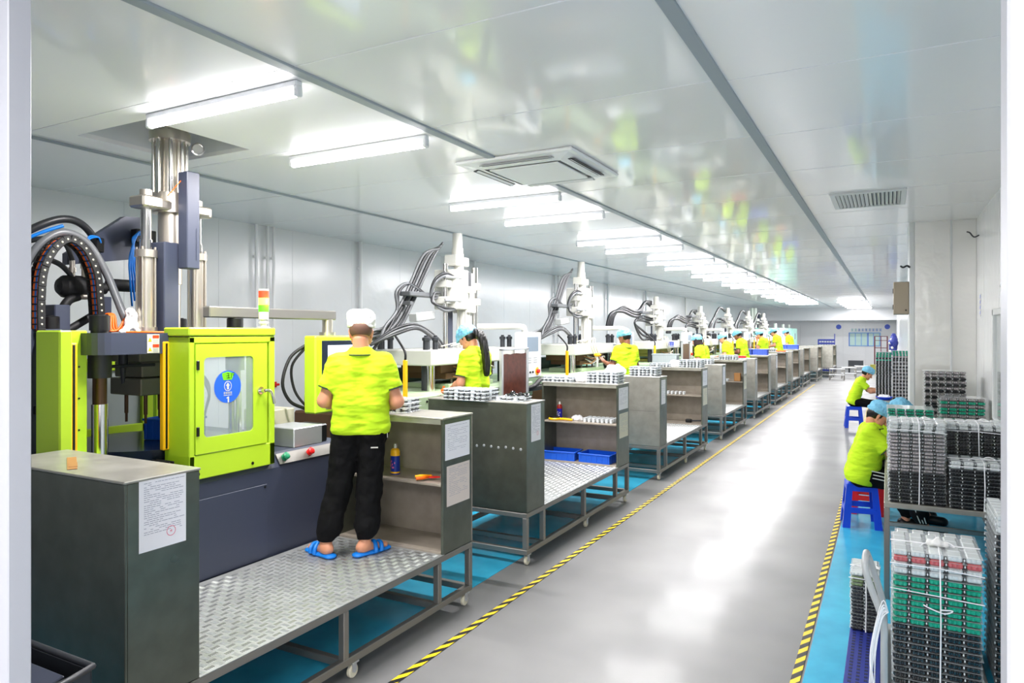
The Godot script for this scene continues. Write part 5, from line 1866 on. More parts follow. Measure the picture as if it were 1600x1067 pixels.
	var rag := [[P(-4.5, 2.19, 2.95), P(-4.5, 2.12, 2.95), 0.035, 0.04], [P(-4.5, 2.12, 2.95), P(-4.44, 2.07, 2.87), 0.03, 0.018], [P(-4.5, 2.12, 2.95), P(-4.44, 2.07, 2.96), 0.03, 0.016], [P(-4.5, 2.12, 2.95), P(-4.46, 2.08, 3.02), 0.03, 0.014], [P(-4.44, 2.07, 2.87), P(-4.42, 2.065, 2.82), 0.018, 0.01]]
	g.nets(rag, 0.006, 0.015, nz, 0.012)
	put("tied_rag", g, M.cap_white, o)
	# horizontal arm and the operating panel hung from it
	g = hold(o)
	g.slab(P(-4.30, 2.165, 3.35), P(-4.22, 2.245, 4.64), 0.008)
	put("panel_arm", g, M.frame, o)
	g = hold(o)
	g.cyl(P(-4.26, 2.17, 4.57), P(-4.26, 2.05, 4.57), 0.045, 0.045, 16)
	g.cyl(P(-4.26, 2.06, 4.57), P(-4.26, 2.03, 4.57), 0.07, 0.07, 16)
	put("panel_post", g, M.satin, o)
	g = hold(o)
	g.slab(P(-4.25, 1.39, 4.28), P(-4.12, 2.03, 4.90), 0.012)
	g.slab(P(-4.13, 1.50, 4.33), P(-4.10, 2.0, 4.335), 0.002)
	var hm := put("operating_panel", g, M.lime, o)
	g = hold(o)
	g.slab(P(-4.121, 1.50, 4.345), P(-4.116, 1.99, 4.86), 0.003)
	put("panel_face", g, M.screen_dark, hm)
	g = hold(o)
	g.slab(P(-4.117, 1.62, 4.42), P(-4.113, 1.95, 4.82), 0.002)
	put("screen", g, M.screen, hm)
	g = hold(o)
	g.slab(P(-4.122, 1.42, 4.40), P(-4.116, 1.475, 4.70), 0.002)
	put("button_plate", g, M.alu, hm)
	g = hold(o)
	g.lathe(P(-4.117, 1.447, 4.48), [Vector2(0.016, 0), Vector2(0.016, 0.012), Vector2(0.028, 0.014), Vector2(0.028, 0.028), Vector2(0.018, 0.034), Vector2(0, 0.035)], 14, Vector3.RIGHT)
	put("stop_button", g, mat(Color(0.92, 0.33, 0.10), 0.4), hm)
	for e in [[[P(-4.25, 1.95, 4.3), P(-4.3, 1.85, 4.18), P(-4.3, 1.65, 4.1), P(-4.28, 1.5, 4.16), P(-4.26, 1.43, 4.3)], 0.014], [[P(-4.25, 1.93, 4.3), P(-4.32, 1.78, 4.22), P(-4.32, 1.58, 4.25), P(-4.26, 1.44, 4.33), P(-4.24, 1.41, 4.42)], 0.011]]:
		g = hold(o)
		g.tube(spline(e[0], 7), e[1], 8)
		put("panel_cable", g, M.rubber, o)
	g = hold(o)
	g.slab(P(-4.75, 1.19, 4.1), P(-4.45, 1.42, 4.38), 0.008)
	put("cable_box", g, M.cream, o)


# a white press; top is the height of its column, kind picks the hose run and the mould
func white_press(at: Vector3, top: float, kind: int, label: String) -> Node3D:
	var o := thing("white_press", label, "machine", at, 0.0, "")
	var L := func(x: float, y: float, d: float) -> Vector3: return Vector3(x, y, -d)
	var g := Geo.new()
	g.slab(L.call(-0.9, 0.05, -1.78), L.call(0.42, 1.24, 1.15), 0.02)
	put("base", g, M.mould_brown if kind == 0 else M.dark_green, o)
	g = Geo.new()
	g.slab(L.call(-0.8, 1.24, -1.74), L.call(0.5, 1.42, 1.05), 0.015)
	put("bolster", g, M.mint, o)
	g = Geo.new()
	for k in 8:
		g.cyl(L.call(0.5, 1.36 - 0.02 * (k % 2), -1.35 + 0.32 * k), L.call(0.506, 1.36 - 0.02 * (k % 2), -1.35 + 0.32 * k), 0.014, 0.014, 8)
	put("bolster_bolts", g, M.black, o)
	g = Geo.new()
	g.slab(L.call(-0.75, 0.9, 0.8), L.call(-0.35, 1.75, 1.3), 0.02)
	put("rear_cabinet", g, M.mint_blue, o)
	g = Geo.new()
	g.slab(L.call(-0.82, 1.42, -1.3), L.call(-0.74, 1.62, 1.0), 0.01)
	put("rear_guard", g, M.dark_green, o)
	g = Geo.new()
	g.slab(L.call(-0.5, 1.70, -1.02), L.call(0.33, 1.87, 0.95), 0.012)
	put("platen", g, M.white, o)
	for e in [[0.22, -0.88], [0.22, 0.82], [-0.4, -0.88], [-0.4, 0.82]]:
		g = Geo.new()
		g.cyl(L.call(e[0], 1.42, e[1]), L.call(e[0], 1.70, e[1]), 0.045, 0.045, 14)
		var tb := put("tie_bar", g, M.chrome, o)
		g = Geo.new()
		g.cyl(L.call(e[0] - 0.1, 1.42, e[1] + 0.06), L.call(e[0] - 0.1, 1.70, e[1] + 0.06), 0.055, 0.055, 12)
		put("sleeve", g, M.dark_grey, tb)
		for q in 3:
			g = Geo.new()
			var c: Vector3 = L.call(e[0] - 0.05 * (q % 2), 1.87, e[1] - 0.09 + 0.09 * q)
			g.lathe(c, [Vector2(0.032, 0), Vector2(0.032, 0.1), Vector2(0.042, 0.1), Vector2(0.042, 0.13), Vector2(0.02, 0.14), Vector2(0.02, 0.155), Vector2(0, 0.155)], 8)
			put("stud_nut", g, M.dark_grey, tb)
	# mould and its wiring
	var mm: Material = M.mould_brown if kind == 0 else M.mould_olive
	g = Geo.new()
	g.slab(L.call(-0.35, 1.60, -0.66), L.call(0.2, 1.70, 0.55), 0.006)
	g.slab(L.call(-0.3, 1.53, -0.58), L.call(0.22, 1.60, 0.48), 0.006)
	put("mould_upper", g, mm, o)
	g = Geo.new()
	g.slab(L.call(-0.35, 1.42, -0.55), L.call(0.24, 1.475, 0.45), 0.006)
	put("mould_lower", g, M.mint if kind == 0 else mm, o)
	g = Geo.new()
	for k in 4:
		g.cyl(L.call(0.16, 1.43, -0.38 + 0.24 * k), L.call(0.16, 1.55, -0.38 + 0.24 * k), 0.016, 0.016, 8)
	put("guide_pins", g, M.mould, o)
	rng.seed = 77 + kind
	for k in 7:
		g = Geo.new()
		var a: Vector3 = L.call(0.24, 1.52 + rng.randf() * 0.16, -0.55 + rng.randf() * 0.3)
		var b: Vector3 = L.call(0.24, 1.50 + rng.randf() * 0.16, 0.1 + rng.randf() * 0.4)
		g.tube(spline([a, a.lerp(b, 0.3) + Vector3(0.06, -0.07 * rng.randf(), 0), a.lerp(b, 0.7) + Vector3(0.08, 0.07 * rng.randf(), 0), b], 6), 0.007, 6)
		put("mould_wire", g, [M.tan, M.cream, M.grey_plastic, M.dark_grey][k % 4], o)
	g = Geo.new()
	for k in 3:
		var y0 := -0.45 + 0.1 * k
		g.tube(spline([L.call(0.1, 1.9, -0.5 + 0.2 * k), L.call(0.2, 1.96, -0.1 + 0.1 * k), L.call(0.35, 1.9, y0), L.call(0.37, 1.78, y0 + 0.02), L.call(0.34, 1.64, -0.2 + 0.1 * k)], 7), 0.007, 6)
	put("loose_wire", g, M.cream, o)
	# injection column
	var h := top
	var s := (top - 1.87) / 1.385
	g = Geo.new()
	g.cyl(L.call(0, h - 0.20, 0), L.call(0, h, 0), 0.062, 0.058, 18)
	g.cyl(L.call(0, h - 0.40 * s, 0), L.call(0, h - 0.18, 0), 0.07, 0.07, 18)
	put("drive_motor", g, M.white, o)
	g = Geo.new()
	g.slab(L.call(-0.09, h - 0.40 * s, -0.16), L.call(0.09, h - 0.27 * s, -0.01), 0.012)
	g.slab(L.call(-0.09, h - 0.40 * s, 0.0), L.call(0.09, h - 0.29 * s, 0.13), 0.012)
	g.cyl(L.call(0.02, h - 0.5 * s, 0), L.call(0.02, h - 0.25 * s, 0), 0.06, 0.06, 16)
	put("motor_block", g, M.white, o)
	g = Geo.new()
	g.slab(L.call(-0.16, 1.87 + 0.46 * s, -0.27), L.call(0.16, 1.87 + 0.93 * s, -0.0), 0.01)
	put("column_block", g, M.white, o)
	g = Geo.new()
	g.slab(L.call(-0.16, 1.87 + 0.46 * s, 0.10), L.call(0.10, 1.87 + 0.91 * s, 0.24), 0.01)
	put("column_block", g, M.white, o)
	g = Geo.new()
	g.slab(L.call(-0.14, 1.87 + 0.70 * s, -0.02), L.call(0.12, 1.87 + 0.92 * s, 0.12))
	put("valve_body", g, M.dark_grey, o)
	g = Geo.new()
	g.cyl(L.call(0.08, 1.87, 0.03), L.call(0.08, 1.87 + 0.44 * s, 0.03), 0.075, 0.075, 18)
	for k in 4:
		var an := PI / 4 + k * PI / 2
		g.cyl(L.call(0.08 + cos(an) * 0.08, 1.87, 0.03 + sin(an) * 0.08), L.call(0.08 + cos(an) * 0.08, 1.87 + 0.46 * s, 0.03 + sin(an) * 0.08), 0.012, 0.012, 8)
	put("injection_cylinder", g, M.white, o)
	g = Geo.new()
	g.cyl(L.call(0.1, 1.87 + 0.4 * s, 0.03), L.call(0.1, 1.87 + 0.75 * s, 0.03), 0.03, 0.03, 12)
	put("piston_rod", g, M.chrome, o)
	for e in [[0.42, 0.52], [0.66, 0.74]]:
		g = Geo.new()
		g.slab(L.call(-0.05, 1.87 + e[0] * s, -0.03), L.call(0.19, 1.87 + e[1] * s, 0.12), 0.008)
		put("rod_clamp", g, M.white, o)
	g = Geo.new()
	g.slab(L.call(-0.06, 1.88, -0.2), L.call(0.0, 1.87 + 0.46 * s, -0.1), 0.005)
	put("slate_plate", g, M.slate, o)
	for q in [-1, 1]:
		var zd: float = -0.34 if q < 0 else 0.31
		g = Geo.new()
		g.cyl(L.call(0.05, 1.87, zd), L.call(0.05, 1.87 + 0.99 * s, zd), 0.03 if q < 0 else 0.042, -1.0, 14)
		var gr := put("guide_rod", g, M.chrome, o)
		for y in [0.55, 0.74]:
			g = Geo.new()
			g.slab(L.call(-0.06, 1.87 + (y - 0.03) * s, zd - (0.05 if q < 0 else 0.09)), L.call(0.11, 1.87 + (y + 0.055) * s, zd + (0.05 if q < 0 else 0.06)), 0.008)
			put("bearing_block", g, M.white, gr)
	g = Geo.new()
	for y in [0.56, 0.83]:
		g.cyl(L.call(0.1, 1.87 + y * s, -0.42), L.call(0.17, 1.87 + y * s, -0.18), 0.016, 0.016, 8)
	put("hose_tail", g, M.alu, o)
	# hoses
	var runs := []
	if kind == 0:
		for q in 5:
			var o1 := 0.052 * q
			runs.append([[L.call(-0.05, 3.12 - 0.02 * q, -0.24 - o1 * 0.4), L.call(-0.08, 2.95, -0.38 - o1), L.call(-0.1, 2.62, -0.60 - o1), L.call(-0.12, 2.34, -0.78 - o1), L.call(-0.15, 2.12, -0.93 - o1 * 1.3), L.call(-0.2, 1.99 + 0.02 * q, -1.15 - o1), L.call(-0.25, 1.95, -1.45 - o1), L.call(-0.3, 1.6, -1.7 - o1)], 0.016])
		for q in 2:
			runs.append([[L.call(0.12, 2.70, -0.24), L.call(0.1, 2.74 - 0.03 * q, -0.42), L.call(0.05, 2.66 - 0.04 * q, -0.55), L.call(0.0, 2.50 - 0.04 * q, -0.56), L.call(0, 2.46, -0.44)], 0.017])
			runs.append([[L.call(0.12, 2.33, -0.24), L.call(0.1, 2.31 + 0.03 * q, -0.44), L.call(0.05, 2.40, -0.58 - 0.02 * q), L.call(0, 2.50, -0.50), L.call(0, 2.52, -0.38)], 0.017])
			runs.append([[L.call(-0.1, 2.48, -0.5), L.call(-0.1, 2.60, -0.82 - 0.04 * q), L.call(-0.1, 2.50, -1.02 - 0.05 * q), L.call(-0.1, 2.30, -1.06), L.call(-0.1, 2.12, -1.18 - 0.08 * q), L.call(-0.1, 1.95, -1.38), L.call(-0.2, 1.6, -1.6)], 0.017])
		for q in 3:
			runs.append([[L.call(-0.1, 1.93, -1.5), L.call(0, 2.04 + 0.03 * q, -1.2), L.call(0.05, 2.10 + 0.02 * q, -0.9), L.call(0.05, 2.0, -0.62 + 0.05 * q), L.call(0.05, 1.88, -0.46 + 0.05 * q)], 0.017])
	elif kind == 1:
		for q in 3:
			runs.append([[L.call(-0.1, h - 0.12 - 0.05 * q, -0.05), L.call(-0.1, h - 0.15, -0.5), L.call(-0.1, h - 0.33 - 0.05 * q, -0.9), L.call(-0.1, h - 0.36 - 0.05 * q, -1.3), L.call(-0.1, h - 0.3 - 0.04 * q, -1.9 - 0.06 * q), L.call(-0.15, h - 0.45, -2.3 - 0.1 * q), L.call(-0.2, h - 0.75, -2.36 - 0.12 * q)], 0.034])
		for q in 3:
			runs.append([[L.call(0, h - 0.5 - 0.06 * q, -0.3), L.call(-0.1, h - 0.45 - 0.05 * q, -0.7), L.call(-0.1, h - 0.6, -1.2), L.call(-0.1, h - 0.75 - 0.1 * q, -0.7), L.call(0, 1.95, -0.4)], 0.022])
	else:
		for q in 2:
			runs.append([[L.call(-0.1, h - 0.08 - 0.03 * q, 0), L.call(-0.1, h - 0.02, -0.8), L.call(-0.1, h - 0.35, -1.6), L.call(-0.1, h - 0.55 - 0.1 * q, -2.1), L.call(-0.15, h - 0.85, -2.4)], 0.034])
			runs.append([[L.call(0, h - 0.45, -0.3), L.call(-0.1, h - 0.38 - 0.1 * q, -0.9), L.call(-0.1, h - 0.5, -1.4), L.call(-0.1, h - 0.8, -1.7)], 0.026])
	for e in runs:
		g = Geo.new()
		g.tube(spline(e[0], 6), e[1], 8)
		put("hydraulic_hose", g, M.hose if kind != 0 or runs.find(e) % 2 == 1 else M.hose_grey, o)
	g = Geo.new()
	g.slab(L.call(-0.15, 2.46, -0.95), L.call(0.0, 2.51, -0.4), 0.008)
	g.slab(L.call(-0.15, 2.36, -0.95), L.call(0.0, 2.40, -0.9), 0.004)
	put("hose_bracket", g, M.hose_grey, o)
	if kind == 0:
		g = Geo.new()
		g.x = Transform3D(Basis(Vector3.RIGHT, 0.1), L.call(-0.05, 2.24, -0.66))
		g.box(Vector3.ZERO, Vector3(0.12, 0.10, 0.36), 0.012)
		put("valve_case", g, M.grey_plastic, o)
	# light curtain, guard door, operating panel on its arm
	g = Geo.new()
	g.slab(L.call(0.46, 1.42, -1.70), L.call(0.5, 1.79, -1.665), 0.006)
	put("light_curtain", g, M.yellow, o)
	g = Geo.new()
	g.tube(spline([L.call(0.48, 1.79, -1.68), L.call(0.47, 1.88, -1.68), L.call(0.3, 2.02, -1.6)], 5), 0.012, 6)
	put("curtain_cable", g, M.rubber, o)
	g = Geo.new()
	for e in [[0.05, 0.75, 1.84, 1.865], [0.05, 0.09, 1.30, 1.86], [0.70, 0.75, 1.30, 1.86]]:
		g.slab(L.call(0.55, e[2], e[0]), L.call(0.59, e[3], e[1]), 0.004)
	put("guard_door_frame", g, M.alu, o)
	g = Geo.new()
	g.prism([Vector2(0.09, 1.30), Vector2(0.70, 1.30), Vector2(0.70, 1.80), Vector2(0.58, 1.795), Vector2(0.45, 1.805), Vector2(0.3, 1.79), Vector2(0.2, 1.80), Vector2(0.09, 1.79)], 0.56, 0.575, Transform3D(Basis(Vector3(0, 0, -1), Vector3.UP, Vector3(1, 0, 0)), Vector3.ZERO))
	put("guard_door_panel", g, M.rust, o)
	g = Geo.new()
	g.tube(spline([L.call(-0.2, 2.13, 0.3), L.call(0.3, 2.13, 0.6), L.call(0.42, 2.13, 0.85), L.call(0.43, 2.10, 0.93), L.call(0.43, 1.98, 0.95)], 6), 0.038, 12)
	put("panel_arm", g, M.white, o)
	g = Geo.new()
	g.slab(L.call(0.36, 1.46, 0.78), L.call(0.50, 2.06, 1.30), 0.015)
	var pn := put("operating_panel", g, M.lamp_body, o)
	g = Geo.new()
	g.slab(L.call(0.5, 1.81, 0.88), L.call(0.504, 2.0, 1.2), 0.001)
	put("screen", g, M.lcd, pn)
	g = Geo.new()
	for k in 3:
		for j in 2:
			g.slab(L.call(0.5, 1.72 - 0.03 * k, 0.9 + 0.16 * j), L.call(0.503, 1.735 - 0.03 * k, 1.0 + 0.16 * j), 0.001)
	put("keypad", g, M.grey_plastic, pn)
	for k in 3:
		g = Geo.new()
		g.cyl(L.call(0.5, 1.54, 0.88 + 0.075 * k), L.call(0.515, 1.54, 0.88 + 0.075 * k), 0.014, 0.014, 10)
		put("push_button", g, M.black, pn)
	g = Geo.new()
	g.cyl(L.call(0.5, 1.545, 1.17), L.call(0.504, 1.545, 1.17), 0.055, 0.055, 16)
	put("stop_plate", g, M.yellow, pn)
	g = Geo.new()
	g.cyl(L.call(0.504, 1.545, 1.17), L.call(0.535, 1.545, 1.17), 0.03, 0.026, 14)
	put("stop_button", g, M.red, pn)
	g = Geo.new()
	g.slab(L.call(0.35, 1.30, 0.8), L.call(0.55, 1.36, 1.42), 0.01)
	g.tube(spline([L.call(0.5, 1.33, 0.8), L.call(0.56, 1.36, 0.95), L.call(0.55, 1.43, 1.15), L.call(0.5, 1.43, 1.4)], 5), 0.03, 8)
	put("cable_tray", g, M.rubber, o)
	return o


# ---------------------------------------------------------------- platforms, cabinets and what lies on them
const XF := -2.79
const XB := -3.84

func platform(d0: float, d1: float, xo: float, label: String, bars: bool) -> void:
	var o := thing("wheeled_platform", label, "work platform", P(XF + xo, 0, d0), 0.0, "wheeled work platforms along the presses")
	var len := d1 - d0
	var w := XF - XB
	var g := Geo.new()
	for y in [[0.425, 0.468], [0.10, 0.145]]:
		for x in [[-0.045, 0.0], [-w, -w + 0.045]]:
			g.slab(Vector3(x[0], y[0], 0), Vector3(x[1], y[1], -len), 0.004)
	var stops := [0.0, 0.34, len * 0.5 - 0.05, len - 0.46, len - 0.045]
	for z in stops:
		for y in [[0.425, 0.466], [0.10, 0.145]]:
			g.slab(Vector3(-w + 0.04, y[0], -z), Vector3(-0.04, y[1], -z - 0.045), 0.004)
	put("frame", g, M.frame, o)
	for z in stops:
		for x in [[-0.045, 0.0], [-w, -w + 0.045]]:
			g = Geo.new()
			g.slab(Vector3(x[0], 0.145, -z), Vector3(x[1], 0.425, -z - 0.045), 0.004)
			put("leg", g, M.frame, o)
	for z in [0.06, len * 0.52, len - 0.07]:
		for x in [-0.03, -w + 0.03]:
			g = Geo.new()
			var c := Vector3(x, 0.041, -z)
			g.lathe(c - Vector3(0, 0, 0), [Vector2(0, -0.014), Vector2(0.034, -0.014), Vector2(0.04, -0.009), Vector2(0.04, 0.009), Vector2(0.034, 0.014), Vector2(0, 0.014)], 18, Vector3.RIGHT)
			var wh := put("caster", g, M.cream, o)
			g = Geo.new()
			g.slab(c + Vector3(-0.02, 0.0, -0.018), c + Vector3(-0.016, 0.055, 0.018))
			g.slab(c + Vector3(0.016, 0.0, -0.018), c + Vector3(0.02, 0.055, 0.018))
			g.slab(c + Vector3(-0.03, 0.05, -0.03), c + Vector3(0.03, 0.06, 0.03), 0.002)
			g.cyl(c + Vector3(-0.022, 0, 0), c + Vector3(0.022, 0, 0), 0.008, 0.008, 8)
			put("fork", g, M.alu, wh)
	g = Geo.new()
	g.slab(Vector3(-w, 0.468, -0.36), Vector3(0.0, 0.474, -len + 0.38), 0.001)
	put("tread_plate", g, M.deck, o)
	if bars:
		var b := Geo.new()
		b.box(Vector3(0, 0.0008, 0), Vector3(0.0055, 0.0035, 0.026), 0.0016)
		var mm := MultiMesh.new()
		mm.transform_format = MultiMesh.TRANSFORM_3D
		mm.mesh = mesh_of(b, M.bars)
		var ts := []
		var nz := int((len - 0.76) / 0.052)
		var nxx := int((w - 0.04) / 0.052)
		for i in nxx:
			for j in nz:
				var c := Vector3(-0.035 - 0.052 * i, 0.474, -0.39 - 0.052 * j)
				var turned := (i + j) % 2 == 0
				for q in 5:
					var oo := -0.02 + 0.01 * q
					ts.append(Transform3D(Basis(Vector3.UP, 0.0 if turned else PI / 2), c + (Vector3(oo, 0, 0) if turned else Vector3(0, 0, oo))))
		mm.instance_count = ts.size()
		for i in ts.size():
			mm.set_instance_transform(i, ts[i])
		var mi := MultiMeshInstance3D.new()
		mi.name = "tread_bars"
		mi.multimesh = mm
		mi.set_meta("kind", "stuff")
		o.add_child(mi, true)


# closed side towards the camera, open side towards the worker
func closed_cabinet(d0: float, dep: float, xo: float, hgt: float, label: String, dark: bool) -> Node3D:
	var o := thing("storage_cabinet", label, "cabinet", P(XF + xo, 0.473, d0), 0.0, "closed steel cabinets on the platforms")
	var w := XF - XB
	var m: Material = M.steel_dark if dark else M.steel
	var g := Geo.new()
	g.slab(Vector3(-w, 0, 0), Vector3(0, hgt - 0.012, -0.012), 0.003)
	put("back_panel", g, m, o)
	for x in [0.0, -w + 0.02]:
		g = Geo.new()
		g.slab(Vector3(x - 0.02, 0, -0.012), Vector3(x, hgt - 0.012, -dep), 0.003)
		put("side_panel", g, M.steel_dark, o)
	g = Geo.new()
	g.slab(Vector3(-w - 0.004, hgt - 0.012, 0.004), Vector3(0.004, hgt, -dep - 0.004), 0.003)
	put("top_panel", g, M.steel, o)
	for y in [0.004, hgt * 0.5]:
		g = Geo.new()
		g.slab(Vector3(-w + 0.02, y, -0.012), Vector3(-0.02, y + 0.016, -dep + 0.01), 0.002)
		put("shelf", g, M.shelf_steel, o)
	if dark == false:
		g = Geo.new()
		g.slab(Vector3(-w * 0.95, hgt * 0.5, 0.0005), Vector3(-0.05, hgt * 0.5 + 0.006, 0.002))
		put("weld_seam", g, M.frame, o)
	return o


func open_cabinet(d1: float, dep: float, xo: float, hgt: float, label: String) -> Node3D:
	var o := thing("open_cabinet", label, "shelf cabinet", P(XF + xo, 0.473, d1), 0.0, "open steel shelf cabinets on the platforms")
	var w := 0.99
	var g := Geo.new()
	g.slab(Vector3(-w, 0, 0), Vector3(0, hgt - 0.015, 0.012), 0.002)
	put("back_panel", g, M.shelf_steel, o)
	for x in [0.0, -w + 0.022]:
		g = Geo.new()
		g.slab(Vector3(x - 0.022, 0, 0.012), Vector3(x, hgt - 0.015, dep), 0.003)
		put("side_panel", g, M.steel_dark, o)
	g = Geo.new()
	g.slab(Vector3(-w - 0.003, hgt - 0.015, -0.003), Vector3(0.003, hgt, dep + 0.003), 0.003)
	g.slab(Vector3(-w + 0.02, hgt - 0.05, dep - 0.012), Vector3(-0.022, hgt - 0.014, dep), 0.002)
	put("top_panel", g, M.steel, o)
	for y in [0.004, hgt * 0.5]:
		g = Geo.new()
		g.slab(Vector3(-w + 0.022, y, 0.012), Vector3(-0.022, y + 0.014, dep - 0.004), 0.002)
		g.slab(Vector3(-w + 0.022, y - 0.004, dep - 0.016), Vector3(-0.022, y + 0.014, dep - 0.002), 0.002)
		put("shelf", g, M.shelf_steel if hgt > 0 else M.steel, o)
	return o


# a printed sheet on the end panel of a cabinet
func sheet(x: float, y: float, d: float, w: float, h: float, label: String, tone: Material, lines: int, stamp: bool) -> void:
	var o := thing("notice_sheet", label, "paper", P(x, y, d), 0.0, "printed sheets taped to the cabinet ends")
	var g := Geo.new()
	g.slab(Vector3(0.0005, -h / 2, w / 2), Vector3(0.0015, h / 2, -w / 2))
	put("paper", g, tone, o)
	g = Geo.new()
	rng.seed = int(d * 100) + lines
	for k in lines:
		var yy := h * 0.42 - h * 0.72 * k / lines
		var z := w * 0.40
		while z > -w * 0.36:
			var l := w * rng.randf_range(0.04, 0.12)
			if rng.randf() < 0.82:
				g.slab(Vector3(0.0015, yy, z), Vector3(0.0018, yy + h * 0.008, z - l))
			z -= l + w * 0.015
			if k % 5 == 1 and z < w * 0.1:
				break
	put("printed_lines", g, mat(Color(0.62, 0.62, 0.68), 0.6), o)
	if stamp:
		g = Geo.new()
		var c := Vector3(0.0019, -h * 0.30, -w * 0.17)
		for q in 24:
			var a0 := TAU * q / 24
			var a1 := TAU * (q + 1) / 24
			var e0 := Vector3(0, sin(a0), cos(a0)) * w * 0.1
			var e1 := Vector3(0, sin(a1), cos(a1)) * w * 0.1
			g.face([c + e0, c + e1, c + e1 * 0.86, c + e0 * 0.86], Vector3.RIGHT)
		for q in 5:
			var an := TAU * q / 5 + PI / 2
			g.face([c, c + Vector3(0, sin(an - 0.5), cos(an - 0.5)) * w * 0.016, c + Vector3(0, sin(an), cos(an)) * w * 0.035, c + Vector3(0, sin(an + 0.5), cos(an + 0.5)) * w * 0.016], Vector3.RIGHT)
		put("red_stamp", g, mat(Color(0.88, 0.45, 0.55), 0.6), o)


# a shallow moulded tray full of round cups; two surfaces: clear rims and what is in them
func cup_tray(nx: int, nz: int, pitch: float, dark: Material) -> ArrayMesh:
	var a := Geo.new()
	var b := Geo.new()
	var r := pitch * 0.43
	var w := nx * pitch
	var l := nz * pitch
	a.box(Vector3(0, 0.0025, 0), Vector3(w, 0.003, l), 0.001)
	for i in nx:
		for j in nz:
			var c := Vector3((i + 0.5) * pitch - w / 2, 0.003, (j + 0.5) * pitch - l / 2)
			a.lathe(c, [Vector2(r * 0.72, 0), Vector2(r * 0.8, 0.024), Vector2(r, 0.026), Vector2(r, 0.031), Vector2(r * 0.8, 0.031), Vector2(r * 0.7, 0.006)], 10)
			if (i + j) % 3 != 0:
				b.lathe(c, [Vector2(r * 0.75, 0.008), Vector2(r * 0.86, 0.009), Vector2(r * 0.86, 0.017), Vector2(r * 0.75, 0.018)], 10)
			b.lathe(c, [Vector2(r * 0.5, 0.006), Vector2(r * 0.5, 0.022), Vector2(0.0, 0.023)], 6)
	var am := mesh_of(a, M.tray_rim)
	am.add_surface_from_arrays(Mesh.PRIMITIVE_TRIANGLES, b.arrays())
	am.surface_set_material(1, dark)
	return am


# a deep blister tray as it lies in the packed bundles: nx by nz pockets under a clear sheet
func blister(w: float, l: float, h: float, nx: int, nz: int, fill: Material, empty: bool) -> ArrayMesh:
	var a := Geo.new()
	var b := Geo.new()
	var s_ := Geo.new()
	s_.box(Vector3(0, h - 0.004, 0), Vector3(w, 0.0024, l), 0.001)
	var px := w / nx
	var pz := l / nz
	for i in nx:
		for j in nz:
			var c := Vector3((i + 0.5) * px - w / 2, h * (0.42 if not empty else 0.56), (j + 0.5) * pz - l / 2)
			b.box(c, Vector3(px * 0.80, h * (0.78 if not empty else 0.98), pz * 0.92), h * 0.22)
			if j == 0 or j == nz - 1:
				var s := 1.0 if j == nz - 1 else -1.0
				for q in 3:
					b.box(c + Vector3((q - 1) * px * 0.26, 0, s * pz * 0.46), Vector3(px * 0.2, h * 0.66, 0.010), 0.004)
				a.box(Vector3(c.x - px * 0.5 + (0.004 if i == 0 else 0.0), h * 0.52, s * (l * 0.5 - 0.004)), Vector3(0.007, h * 0.4, 0.010), 0.003)
	var am := mesh_of(b, fill)
	am.add_surface_from_arrays(Mesh.PRIMITIVE_TRIANGLES, a.arrays())
	am.surface_set_material(1, M.tray_rim)
	am.add_surface_from_arrays(Mesh.PRIMITIVE_TRIANGLES, s_.arrays())
	am.surface_set_material(2, M.film)
	return am


var blister_cache := {}

